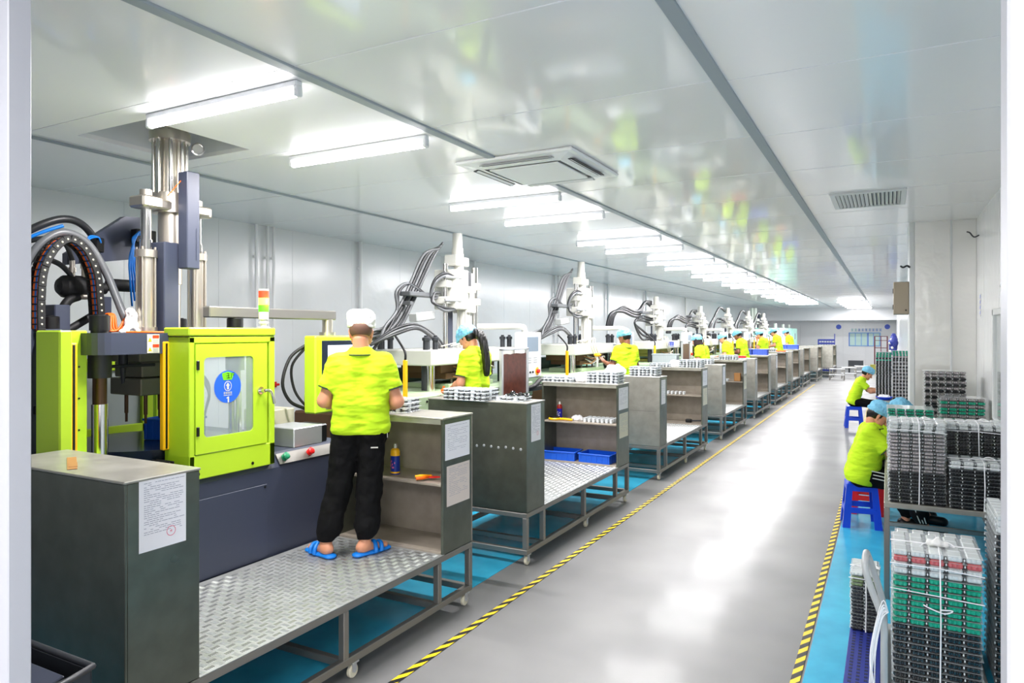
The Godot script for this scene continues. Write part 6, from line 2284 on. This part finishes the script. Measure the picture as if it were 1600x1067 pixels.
# kinds: one letter per tray from the bottom: d dark, s silver, t teal, c clear, r reddish, g greenish
func bundle(label: String, at: Vector3, w: float, l: float, pitch: float, kinds: String, group: String, ties := 1, nx := 5, nz := 4, turn := 0.0) -> void:
	var o := thing("tray_bundle", label, "tray bundle", at, turn, group)
	var fills := {"d": M.pocket_dark, "s": M.pocket_silver, "t": M.pocket_teal, "c": M.pocket_clear, "r": M.pocket_red, "g": M.pocket_green}
	rng.seed = int(at.x * 1000 + at.z * 77)
	var y := 0.0
	for ch in kinds:
		var key := "%s %f %f %f %d %d" % [ch, w, l, pitch, nx, nz]
		if not blister_cache.has(key):
			blister_cache[key] = blister(w, l, pitch, nx, nz, fills[ch], ch == "c" or ch == "r")
		var t := put_mesh("tray", blister_cache[key], o, Vector3(rng.randf_range(-0.004, 0.004), y, rng.randf_range(-0.004, 0.004)))
		t.rotation.y = rng.randf_range(-0.008, 0.008)
		y += pitch
	if ties > 0:
		var h := y
		var z := l / 2 + 0.008
		var xx := w * 0.04
		var g := Geo.new()
		g.tube([Vector3(xx, 0.0, z), Vector3(xx + 0.004, h * 0.5, z + 0.002), Vector3(xx, h, z - 0.004), Vector3(xx, h + 0.006, 0), Vector3(xx, h, -z + 0.004), Vector3(xx, 0.0, -z)], 0.004, 6)
		g.tube([Vector3(-w / 2 - 0.006, h * 0.9, z - 0.01), Vector3(xx, h * 0.905, z + 0.002), Vector3(w / 2 + 0.006, h * 0.88, z - 0.01)], 0.003, 6)
		g.tube([Vector3(-w / 2 - 0.004, h + 0.004, 0.02), Vector3(0, h + 0.006, 0.03), Vector3(w / 2 + 0.004, h + 0.004, 0.0)], 0.004, 6)
		g.tube(spline([Vector3(xx, h + 0.006, 0.01), Vector3(xx + 0.04, h + 0.03, 0.04), Vector3(xx + 0.08, h + 0.012, 0.06), Vector3(xx + 0.03, h + 0.012, 0.03), Vector3(xx - 0.05, h + 0.02, 0.05), Vector3(xx - 0.09, h + 0.006, 0.09)], 5), 0.0035, 6)
		if ties > 1:
			g.tube([Vector3(-w / 2 - 0.006, h * 0.72, z - 0.01), Vector3(xx, h * 0.71, z + 0.002), Vector3(w / 2 + 0.006, h * 0.69, z - 0.01)], 0.003, 6)
			g.tube(spline([Vector3(xx, h * 0.62, z + 0.006), Vector3(xx + 0.06, h * 0.63, z + 0.016), Vector3(xx + 0.02, h * 0.6, z + 0.01), Vector3(xx - 0.05, h * 0.625, z + 0.016), Vector3(xx - 0.08, h * 0.64, z + 0.01)], 4), 0.0035, 6)
		put("tie_string", g, M.string, o)


func bin_mesh(w: float, h: float, l: float) -> Geo:
	var g := Geo.new()
	var t := 0.005
	g.box(Vector3(0, t / 2, 0), Vector3(w * 0.92, t, l * 0.92))
	for s in [-1, 1]:
		g.box(Vector3(s * w * 0.47, h / 2, 0), Vector3(t, h, l * 0.96), 0.002)
		g.box(Vector3(0, h / 2, s * l * 0.47), Vector3(w * 0.96, h, t), 0.002)
		g.box(Vector3(s * w * 0.49, h - 0.008, 0), Vector3(0.018, 0.016, l), 0.004)
		g.box(Vector3(0, h - 0.008, s * l * 0.49), Vector3(w, 0.016, 0.018), 0.004)
		for k in 6:
			g.box(Vector3((k - 2.5) * w * 0.17, h * 0.45, s * (l * 0.475 + 0.002)), Vector3(0.008, h * 0.8, 0.006), 0.002)
		for k in 4:
			g.box(Vector3(s * (w * 0.475 + 0.002), h * 0.45, (k - 1.5) * l * 0.22), Vector3(0.006, h * 0.8, 0.008), 0.002)
	return g


func bag_geo(r: Vector3, seed_: int) -> Geo:
	var nz := FastNoiseLite.new()
	nz.seed = seed_
	nz.frequency = 9.0
	var g := Geo.new()
	g.nets([[Vector3(-r.x * 0.5, r.y * 0.35, 0), Vector3(r.x * 0.5, r.y * 0.35, 0), r.y * 0.6, r.y * 0.5], [Vector3(0, r.y * 0.5, 0), Vector3(r.x * 0.2, r.y * 0.9, 0), r.y * 0.45, r.y * 0.15]], 0.012, 0.04, nz, 0.035, [[Vector3.ZERO, Vector3.DOWN]])
	return g


func spray_can(called: String, label: String, at: Vector3, h: float, r: float, body: Material, upper: Material, cap: Material, blob: Material) -> void:
	var o := thing(called, label, "can", at)
	var g := Geo.new()
	g.lathe(Vector3.ZERO, [Vector2(0, 0), Vector2(r, 0.0), Vector2(r * 1.02, 0.005), Vector2(r, 0.01), Vector2(r, h * 0.72)], 20)
	put("body", g, body, o)
	g = Geo.new()
	g.lathe(Vector3.ZERO, [Vector2(r, h * 0.6), Vector2(r * 1.004, h * 0.62), Vector2(r * 1.004, h * 0.74), Vector2(r * 0.85, h * 0.80), Vector2(r * 0.4, h * 0.84), Vector2(0, h * 0.84)], 20)
	put("shoulder", g, upper, o)
	g = Geo.new()
	g.lathe(Vector3.ZERO, [Vector2(r * 1.006, 0.008), Vector2(r * 1.006, h * 0.09)], 20)
	put("base_band", g, upper, o)
	g = Geo.new()
	g.lathe(Vector3(0, h * 0.83, 0), [Vector2(r * 0.38, 0), Vector2(r * 0.38, h * 0.1), Vector2(r * 0.28, h * 0.15), Vector2(0, h * 0.16)], 14)
	put("cap", g, cap, o)
	g = Geo.new()
	for k in 7:
		var an := 0.5 + 0.16 * k
		var y := h * (0.2 + 0.05 * ((k * 3) % 5))
		g.slab(Vector3(-0.004, y, r - 0.002), Vector3(0.004, y + h * 0.06, r + 0.001))
		g.x = Transform3D(Basis(Vector3.UP, (k - 3) * 0.25), Vector3.ZERO)
	put("label_print", g, blob, o)


func stool(label: String, at: Vector3, turn: float, m: Material) -> void:
	var o := thing("plastic_stool", label, "stool", at, turn)
	var h := 0.46
	var g := Geo.new()
	g.box(Vector3(0, h - 0.012, 0), Vector3(0.30, 0.024, 0.30), 0.01)
	for s in [-1, 1]:
		g.box(Vector3(s * 0.142, h - 0.045, 0), Vector3(0.012, 0.06, 0.29), 0.004)
		g.box(Vector3(0, h - 0.045, s * 0.142), Vector3(0.29, 0.06, 0.012), 0.004)
	put("seat", g, m, o)
	for sx in [-1, 1]:
		for sz in [-1, 1]:
			g = Geo.new()
			var t := Vector3(sx * 0.148, h - 0.03, sz * 0.148)
			var b := Vector3(sx * 0.19, 0, sz * 0.19)
			var c0 := t
			var k0 := g.v.size()
			for e in [[b, 0.075], [t, 0.06]]:
				var c: Vector3 = e[0]
				var q: float = e[1]
				for pp in [Vector2(0, 0), Vector2(-q, 0), Vector2(-q, -0.014), Vector2(-0.014, -0.014), Vector2(-0.014, -q), Vector2(0, -q)]:
					g.add(c + Vector3(sx * pp.x, 0, sz * pp.y), Vector3.UP)
			var pts := g.v.slice(k0)
			g.v.resize(k0)
			g.n.resize(k0)
			g.u.resize(k0)
			for i in 6:
				var i2 := (i + 1) % 6
				var nn := (pts[i2] - pts[i]).cross(Vector3.UP) * (1.0 if sx * sz > 0 else -1.0)
				g.face([pts[i], pts[i2], pts[i2 + 6], pts[i + 6]], nn)
			g.face([pts[0], pts[1], pts[2], pts[3]], Vector3.DOWN)
			g.face([pts[0], pts[3], pts[4], pts[5]], Vector3.DOWN)
			put("leg", g, m, o)
	for s in [-1, 1]:
		g = Geo.new()
		g.box(Vector3(s * 0.165, 0.19, 0), Vector3(0.014, 0.06, 0.27), 0.004)
		put("stretcher", g, m, o)
		g = Geo.new()
		g.box(Vector3(0, 0.19, s * 0.165), Vector3(0.27, 0.06, 0.014), 0.004)
		put("stretcher", g, m, o)


func packing_table(label: String, x0: float, x1: float, d0: float, d1: float) -> void:
	var o := thing("packing_table", label, "table", P(x0, 0, d0))
	var w := x1 - x0
	var l := d1 - d0
	var g := Geo.new()
	g.slab(Vector3(0, 0.71, 0), Vector3(w, 0.75, -l), 0.004)
	put("tabletop", g, M.steel, o)
	for x in [0.0, w - 0.04]:
		for z in [0.0, l * 0.5, l - 0.04]:
			g = Geo.new()
			g.slab(Vector3(x, 0, -z), Vector3(x + 0.04, 0.71, -z - 0.04), 0.004)
			put("leg", g, M.frame, o)
	g = Geo.new()
	for z in [l * 0.5, l - 0.04]:
		g.slab(Vector3(0.04, 0.16, -z), Vector3(w - 0.04, 0.2, -z - 0.04), 0.004)
	g.slab(Vector3(w - 0.04, 0.16, -0.04), Vector3(w, 0.2, -l + 0.04), 0.004)
	put("lower_rail", g, M.frame, o)


# ---------------------------------------------------------------- people
func head_prims(t: Transform3D, far := false) -> Array:
	var out := []
	var add := func(a: Vector3, b: Vector3, ra: float, rb: float, o := {}) -> void:
		out.append([t * a, t * b, ra, rb, o])
	add.call(Vector3(0, 0.035, 0.028), Vector3(0, 0.04, -0.022), 0.080, 0.078)
	add.call(Vector3(0, -0.03, -0.02), Vector3(0, -0.075, -0.058), 0.060, 0.034)
	add.call(Vector3(-0.035, -0.035, -0.045), Vector3(0.035, -0.035, -0.045), 0.038, 0.038)
	add.call(Vector3(-0.04, 0.035, -0.078), Vector3(0.04, 0.035, -0.078), 0.016, 0.016, {"k": 0.02})
	if not far:
		for s in [-1, 1]:
			add.call(Vector3(s * 0.033, 0.012, -0.112), Vector3(s * 0.034, 0.012, -0.112), 0.016, 0.016, {"sub": true})
			add.call(Vector3(s * 0.033, 0.012, -0.090), Vector3(s * 0.034, 0.012, -0.090), 0.014, 0.014, {"k": 0.004})
	add.call(Vector3(0, 0.012, -0.098), Vector3(0, -0.026, -0.114), 0.009, 0.013, {"k": 0.012})
	add.call(Vector3(-0.011, -0.028, -0.103), Vector3(0.011, -0.028, -0.103), 0.009, 0.009, {"k": 0.01})
	add.call(Vector3(-0.018, -0.056, -0.088), Vector3(0.018, -0.056, -0.088), 0.008, 0.008, {"k": 0.006})
	add.call(Vector3(-0.015, -0.066, -0.087), Vector3(0.015, -0.066, -0.087), 0.008, 0.008, {"k": 0.006})
	add.call(Vector3(0, -0.088, -0.074), Vector3(0, -0.09, -0.074), 0.018, 0.018, {"k": 0.02})
	for s in [-1, 1]:
		add.call(Vector3(s * 0.080, 0.018, 0.006), Vector3(s * 0.077, -0.024, -0.002), 0.017, 0.011, {"k": 0.01, "ax": (t.basis * Vector3(1, 0, 0.3)).normalized(), "f": 1.9})
	return out


func hand_prims(w: Vector3, dir: Vector3, palm: Vector3, side: float, curl: float) -> Array:
	# dir runs to the fingers, palm is the way the palm faces, the thumb leaves on the side t
	var out := []
	var t := dir.cross(palm).normalized() * side
	for q in 4:
		var off := (q - 1.5) * 0.019
		out.append([w + t * off * 0.6 + dir * 0.012, w + t * off + dir * 0.082, 0.013, 0.0115, {"k": 0.012}])
	for q in 4:
		var off := (q - 1.5) * 0.020
		var ln: float = [0.030, 0.037, 0.040, 0.036][q]
		var a := w + t * off + dir * 0.084
		var d1 := (dir * cos(curl * 0.6) + palm * sin(curl * 0.6)).normalized()
		var d2 := (dir * cos(curl * 1.5) + palm * sin(curl * 1.5)).normalized()
		var b := a + d1 * ln
		var c := b + d2 * ln * 0.85
		out.append([a, b, 0.0092, 0.0085, {"k": 0.003}])
		out.append([b, c, 0.0085, 0.007, {"k": 0.003}])
	var tb := w + t * 0.022 + dir * 0.03
	var t1 := tb + (t * 0.7 + dir * 0.6 + palm * 0.35).normalized() * 0.042
	var t2 := t1 + (t * 0.15 + dir * 0.85 + palm * 0.45).normalized() * 0.030
	out.append([tb, t1, 0.0135, 0.0105, {"k": 0.01}])
	out.append([t1, t2, 0.0105, 0.008, {"k": 0.003}])
	return out


# o: at, turn, s (scale), j (joint overrides), w (build), cell, cap, hair, legs, label ...
func figure(o: Dictionary) -> Node3D:
	var p := thing("person", o.label, "person", o.at, o.get("turn", 0.0), o.get("group", ""))
	var s: float = o.get("s", 1.0)
	var w: float = o.get("w", 1.0)
	var cell: float = o.get("cell", 0.012)
	var far: bool = cell > 0.015
	var j := {
		"pel": Vector3(0, 0.95, 0.0), "chest": Vector3(0, 1.28, 0.0), "neck": Vector3(0, 1.455, 0.01), "head": Vector3(0, 1.59, -0.02),
		"shL": Vector3(-0.165, 1.40, 0.0), "shR": Vector3(0.165, 1.40, 0.0), "elL": Vector3(-0.235, 1.13, 0.0), "elR": Vector3(0.235, 1.13, 0.0),
		"wrL": Vector3(-0.13, 1.08, -0.23), "wrR": Vector3(0.13, 1.08, -0.23), "hipL": Vector3(-0.09, 0.91, 0), "hipR": Vector3(0.09, 0.91, 0),
		"knL": Vector3(-0.10, 0.50, -0.02), "knR": Vector3(0.10, 0.50, -0.02), "anL": Vector3(-0.11, 0.075, 0.03), "anR": Vector3(0.11, 0.075, 0.03),
		"toL": Vector3(-0.05, -0.05, -0.17), "toR": Vector3(0.05, -0.05, -0.17)}
	for k in o.get("j", {}):
		j[k] = o.j[k]
	var pitch: float = o.get("pitch", 0.45)
	var yaw: float = o.get("yaw", 0.0)
	var hb := Basis(Vector3.UP, yaw) * Basis(Vector3.RIGHT, -pitch)
	for k in j:
		j[k] = j[k] * s
	var ht := Transform3D(hb.scaled(Vector3.ONE * s), j.head)
	var up: Vector3 = (j.chest - j.pel).normalized()
	var fw: Vector3 = o.get("front", Vector3(0, 0, -1))
	var rt: Vector3 = up.cross(-fw).normalized() if o.has("front") else Vector3.RIGHT
	# skin
	var g := Geo.new()
	var pr := []
	for e in [-1.0, 1.0]:
		pr.append([j.pel + rt * e * 0.06 * w, j.chest + rt * e * 0.07, 0.085 * w, 0.085])
	pr.append([j.shL, j.shR, 0.045, 0.045])
	pr.append([j.neck - up * 0.06, j.head + hb * Vector3(0, -0.05, 0.025) * s, 0.062 * sqrt(w), 0.052 * sqrt(w)])
	for e in ["L", "R"]:
		pr.append([j["sh" + e], j["el" + e], 0.048 * sqrt(w), 0.042 * sqrt(w)])
		pr.append([j["el" + e], j["el" + e].lerp(j["wr" + e], 0.3), 0.042 * sqrt(w), 0.043 * sqrt(w)])
		pr.append([j["el" + e].lerp(j["wr" + e], 0.3), j["wr" + e], 0.042 * sqrt(w), 0.026])
		pr.append([j["hip" + e], j["kn" + e], 0.075, 0.05])
		pr.append([j["kn" + e], j["an" + e], 0.05, 0.034])
		pr.append([j["an" + e] - Vector3(0, 0.03, 0), j["an" + e] + j["to" + e], 0.034, 0.026])
		pr.append([j["an" + e] + Vector3(0, -0.025, 0) - j["to" + e] * Vector3(0.2, 0, 0.2), j["an" + e], 0.036, 0.034])
	g.nets(pr, cell, 0.035)
	g.nets(head_prims(ht, far), 0.0045 if not far else 0.009, 0.03)
	for e in ["L", "R"]:
		var dir: Vector3 = (j["wr" + e] - j["el" + e]).normalized()
		dir = (dir + o.get("hd" + e, Vector3.ZERO)).normalized()
		var palm: Vector3 = o.get("palm" + e, Vector3(0, -1, 0))
		palm = (palm - dir * palm.dot(dir)).normalized()
		var sd := 1.0
		# the thumb points inwards when palms face down
		var t := dir.cross(palm)
		var inward: Vector3 = -rt if e == "R" else rt
		if t.dot(inward) < 0.0:
			sd = -1.0
		g.nets(hand_prims(j["wr" + e], dir, palm, sd, o.get("curl", 0.7)), 0.004 if not far else 0.006, 0.006)
	put("body", g, o.get("skin", M.skin), p)
	if not far:
		g = Geo.new()
		for e in [-1, 1]:
			g.ell(ht * Vector3(e * 0.033, 0.011, -0.1005), Vector3.ONE * 0.006 * s, 8, 6)
		put("eyes", g, M.eye, p)
	# shirt
	var nz := FastNoiseLite.new()
	nz.seed = int(o.at.z * 10)
	nz.frequency = 7.0
	nz.fractal_octaves = 3
	g = Geo.new()
	pr = []
	var low: Vector3 = j.pel - up * 0.02
	for e in [-1.0, 1.0]:
		pr.append([low + rt * e * 0.074 * w, j.pel.lerp(j.chest, 0.45) + rt * e * 0.062 * w, 0.118 * w, 0.108 * w])
		pr.append([j.pel.lerp(j.chest, 0.45) + rt * e * 0.062 * w, j.chest + rt * e * 0.088 * w + up * 0.02, 0.108 * w, 0.106 * sqrt(w)])
		if o.has("belly"):
			pr.append([j.pel + up * 0.08 + fw * o.belly + rt * e * 0.06, j.chest - up * 0.06 + fw * o.belly * 0.8 + rt * e * 0.06, 0.12, 0.1])
	pr.append([j.shL.lerp(j.shR, 0.08), j.shL.lerp(j.shR, 0.92), 0.066 * sqrt(w), 0.066 * sqrt(w)])
	pr.append([j.chest + up * 0.08, j.neck + up * 0.0, 0.085, 0.062])
	for e in ["L", "R"]:
		pr.append([j.neck - up * 0.015, j["sh" + e].lerp(j.neck, 0.25), 0.058, 0.05])
	for e in ["L", "R"]:
		var cuff: Vector3 = j["sh" + e].lerp(j["el" + e], o.get("sleeve", 0.68))
		pr.append([j["sh" + e], cuff, 0.066 * sqrt(w), 0.070 * sqrt(w), {"flat": true, "k": 0.05}])
	g.nets(pr, min(cell, 0.011) if not far else cell, 0.05, nz, 0.010, [[j.pel - up * o.get("hem", 0.075), -up]], Vector3(0.7, 2.2, 0.7))
	put("shirt", g, M.shirt, p)
	if not far:
		g = Geo.new()
		for e in ["L", "R"]:
			var a: Vector3 = j["sh" + e].lerp(j["el" + e], o.get("sleeve", 0.68))
			var d: Vector3 = (j["el" + e] - j["sh" + e]).normalized()
			g.cyl(a - d * 0.006, a + d * 0.004, 0.071 * sqrt(w), 0.071 * sqrt(w), 22)
		put("sleeve_edge", g, M.piping, p)
	g = Geo.new()
	var cn: Vector3 = j.neck - up * 0.005
	var cd: Vector3 = (j.head + hb * Vector3(0, -0.05, 0.02) * s - j.neck).normalized()
	g.lathe(cn, [Vector2(0.090 * sqrt(w), -0.010), Vector2(0.082 * sqrt(w), 0.022), Vector2(0.074 * sqrt(w), 0.042), Vector2(0.066 * sqrt(w), 0.04), Vector2(0.070 * sqrt(w), 0.0)], 22, cd)
	var co := put("collar", g, M.shirt, p)
	if not far:
		g = Geo.new()
		g.lathe(cn, [Vector2(0.092 * sqrt(w), -0.012), Vector2(0.093 * sqrt(w), -0.006), Vector2(0.089 * sqrt(w), -0.004)], 22, cd)
		put("collar_line", g, M.piping, co)
	# trousers
	g = Geo.new()
	pr = []
	var lw: float = o.get("baggy", 1.0)
	for e in [-1.0, 1.0]:
		pr.append([j.pel + rt * e * 0.062 * w - up * 0.02, j["hip" + ("L" if e < 0 else "R")], 0.098 * w, 0.098 * w])
	for e in ["L", "R"]:
		pr.append([j["hip" + e], j["kn" + e], 0.092 * w, 0.074 * lw])
		pr.append([j["kn" + e], j["kn" + e].lerp(j["an" + e], 0.7), 0.074 * lw, 0.070 * lw])
		pr.append([j["kn" + e].lerp(j["an" + e], 0.7), j["kn" + e].lerp(j["an" + e], 0.93), 0.070 * lw, 0.052, {"flat": true}])
	nz.frequency = 6.0
	g.nets(pr, min(cell, 0.013) if not far else cell, 0.035, nz, 0.018 if not far else 0.008)
	put("trousers", g, o.get("pants", M.trousers), p)
	if not o.get("bare_shoes", false):
		g = Geo.new()
		for e in ["L", "R"]:
			var f: Vector3 = Vector3(j["to" + e].x, 0, j["to" + e].z).normalized()
			var c := Vector3(j["an" + e].x, 0.048 * s, j["an" + e].z)
			g.nets([[c - f * 0.03, c + f * 0.15 + Vector3(0, -0.006, 0), 0.054, 0.050]], 0.008 if not far else 0.012, 0.02, null, 0.0, [[Vector3(0, 0.003, 0), Vector3.DOWN]])
		put("shoes", g, M.black, p)
	# headgear
	nz.frequency = 16.0
	g = Geo.new()
	if o.get("cap", "blue") == "white":
		var cp := []
		for e in [[-0.03, -0.025], [0.03, -0.025], [-0.03, 0.035], [0.03, 0.035]]:
			cp.append([ht * Vector3(e[0], 0.07, e[1]), ht * Vector3(e[0] * 1.15, 0.115, e[1] * 1.15), 0.070 * s, 0.066 * s])
		var cu: Vector3 = hb * Vector3.UP
		g.nets(cp, 0.006, 0.03, nz, 0.010, [[ht * Vector3(0, 0.045, 0), -(hb * Vector3(0, 0.97, 0.2)).normalized()], [ht * Vector3(0, 0.165, 0), cu]])
		put("cap", g, M.cap_white, p)
	else:
		var cp := [[ht * Vector3(0, 0.062, 0.045), ht * Vector3(0, 0.082, -0.035), 0.092 * s, 0.090 * s], [ht * Vector3(-0.03, 0.09, 0.03), ht * Vector3(0.03, 0.09, 0.02), 0.082 * s, 0.082 * s]]
		if o.get("peak", false):
			cp.append([ht * Vector3(-0.035, 0.055, -0.09), ht * Vector3(0.035, 0.055, -0.09), 0.03, 0.03])
			cp.append([ht * Vector3(-0.03, 0.03, -0.13), ht * Vector3(0.03, 0.03, -0.13), 0.016, 0.016])
		g.nets(cp, 0.006 if not far else 0.011, 0.03, nz, 0.014, [[ht * Vector3(0, 0.034, 0), -(hb * Vector3(0, 1, 0.12)).normalized()]])
		put("cap", g, M.cap_blue, p)
	# hair below the cap
	g = Geo.new()
	if o.get("hair", "short") == "scarf":
		g.nets([[ht * Vector3(0, 0.03, 0.02), ht * Vector3(0, -0.06, 0.01), 0.095, 0.09], [ht * Vector3(0, -0.06, 0.0), j.neck + Vector3(0, 0.02, 0.01), 0.085, 0.07]], 0.011, 0.04, null, 0.0, [[ht * Vector3(0, 0, -0.06), hb * Vector3(0, 0, -1)]])
		put("head_scarf", g, M.scarf, p)
	elif o.get("hair", "short") != "none":
		var hp := [[ht * Vector3(0, 0.03, 0.032), ht * Vector3(0, 0.04, -0.012), 0.086 * s, 0.083 * s]]
		var cuts := [[ht * Vector3(0, 0.05, 0), hb * Vector3.UP], [ht * Vector3(0, 0.0, o.get("hairline", -0.03)), (hb * Vector3(0, 0.0, -1)).normalized()]]
		if o.get("hair", "short") == "long":
			hp.append([ht * Vector3(0, -0.01, 0.06), ht * Vector3(0, -0.04, 0.055), 0.05, 0.04])
		cuts.append([ht * Vector3(0, o.get("hairlow", -0.035), 0), hb * Vector3.DOWN])
		if o.get("hair", "") == "buzz":
			hp[0][2] = 0.082 * s
			hp[0][3] = 0.079 * s
		g.nets(hp, 0.005 if not far else 0.009, 0.02, null, 0.0, cuts)
		if o.get("hair", "") == "tail":
			var pts := spline([ht * Vector3(0, 0.02, 0.10), ht * Vector3(0.0, 0.0, 0.135), ht * Vector3(0, -0.1, 0.155), j.chest + Vector3(0.0, 0.12, 0.14) * s, j.chest + Vector3(0.0, -0.02, 0.155) * s, j.chest + Vector3(0, -0.07, 0.15) * s], 6)
			var tp := []
			for i in pts.size() - 1:
				var f := float(i) / pts.size()
				var r0 := 0.03 + 0.012 * sin(f * PI) - 0.02 * f * f
				tp.append([pts[i], pts[i + 1], r0, r0])
			nz.frequency = 12.0
			g.nets(tp, 0.005, 0.02, nz, 0.010, [], Vector3(4, 0.3, 4))
		put("hair", g, M.buzz if o.get("hair", "") == "buzz" else M.hair, p)
	return p
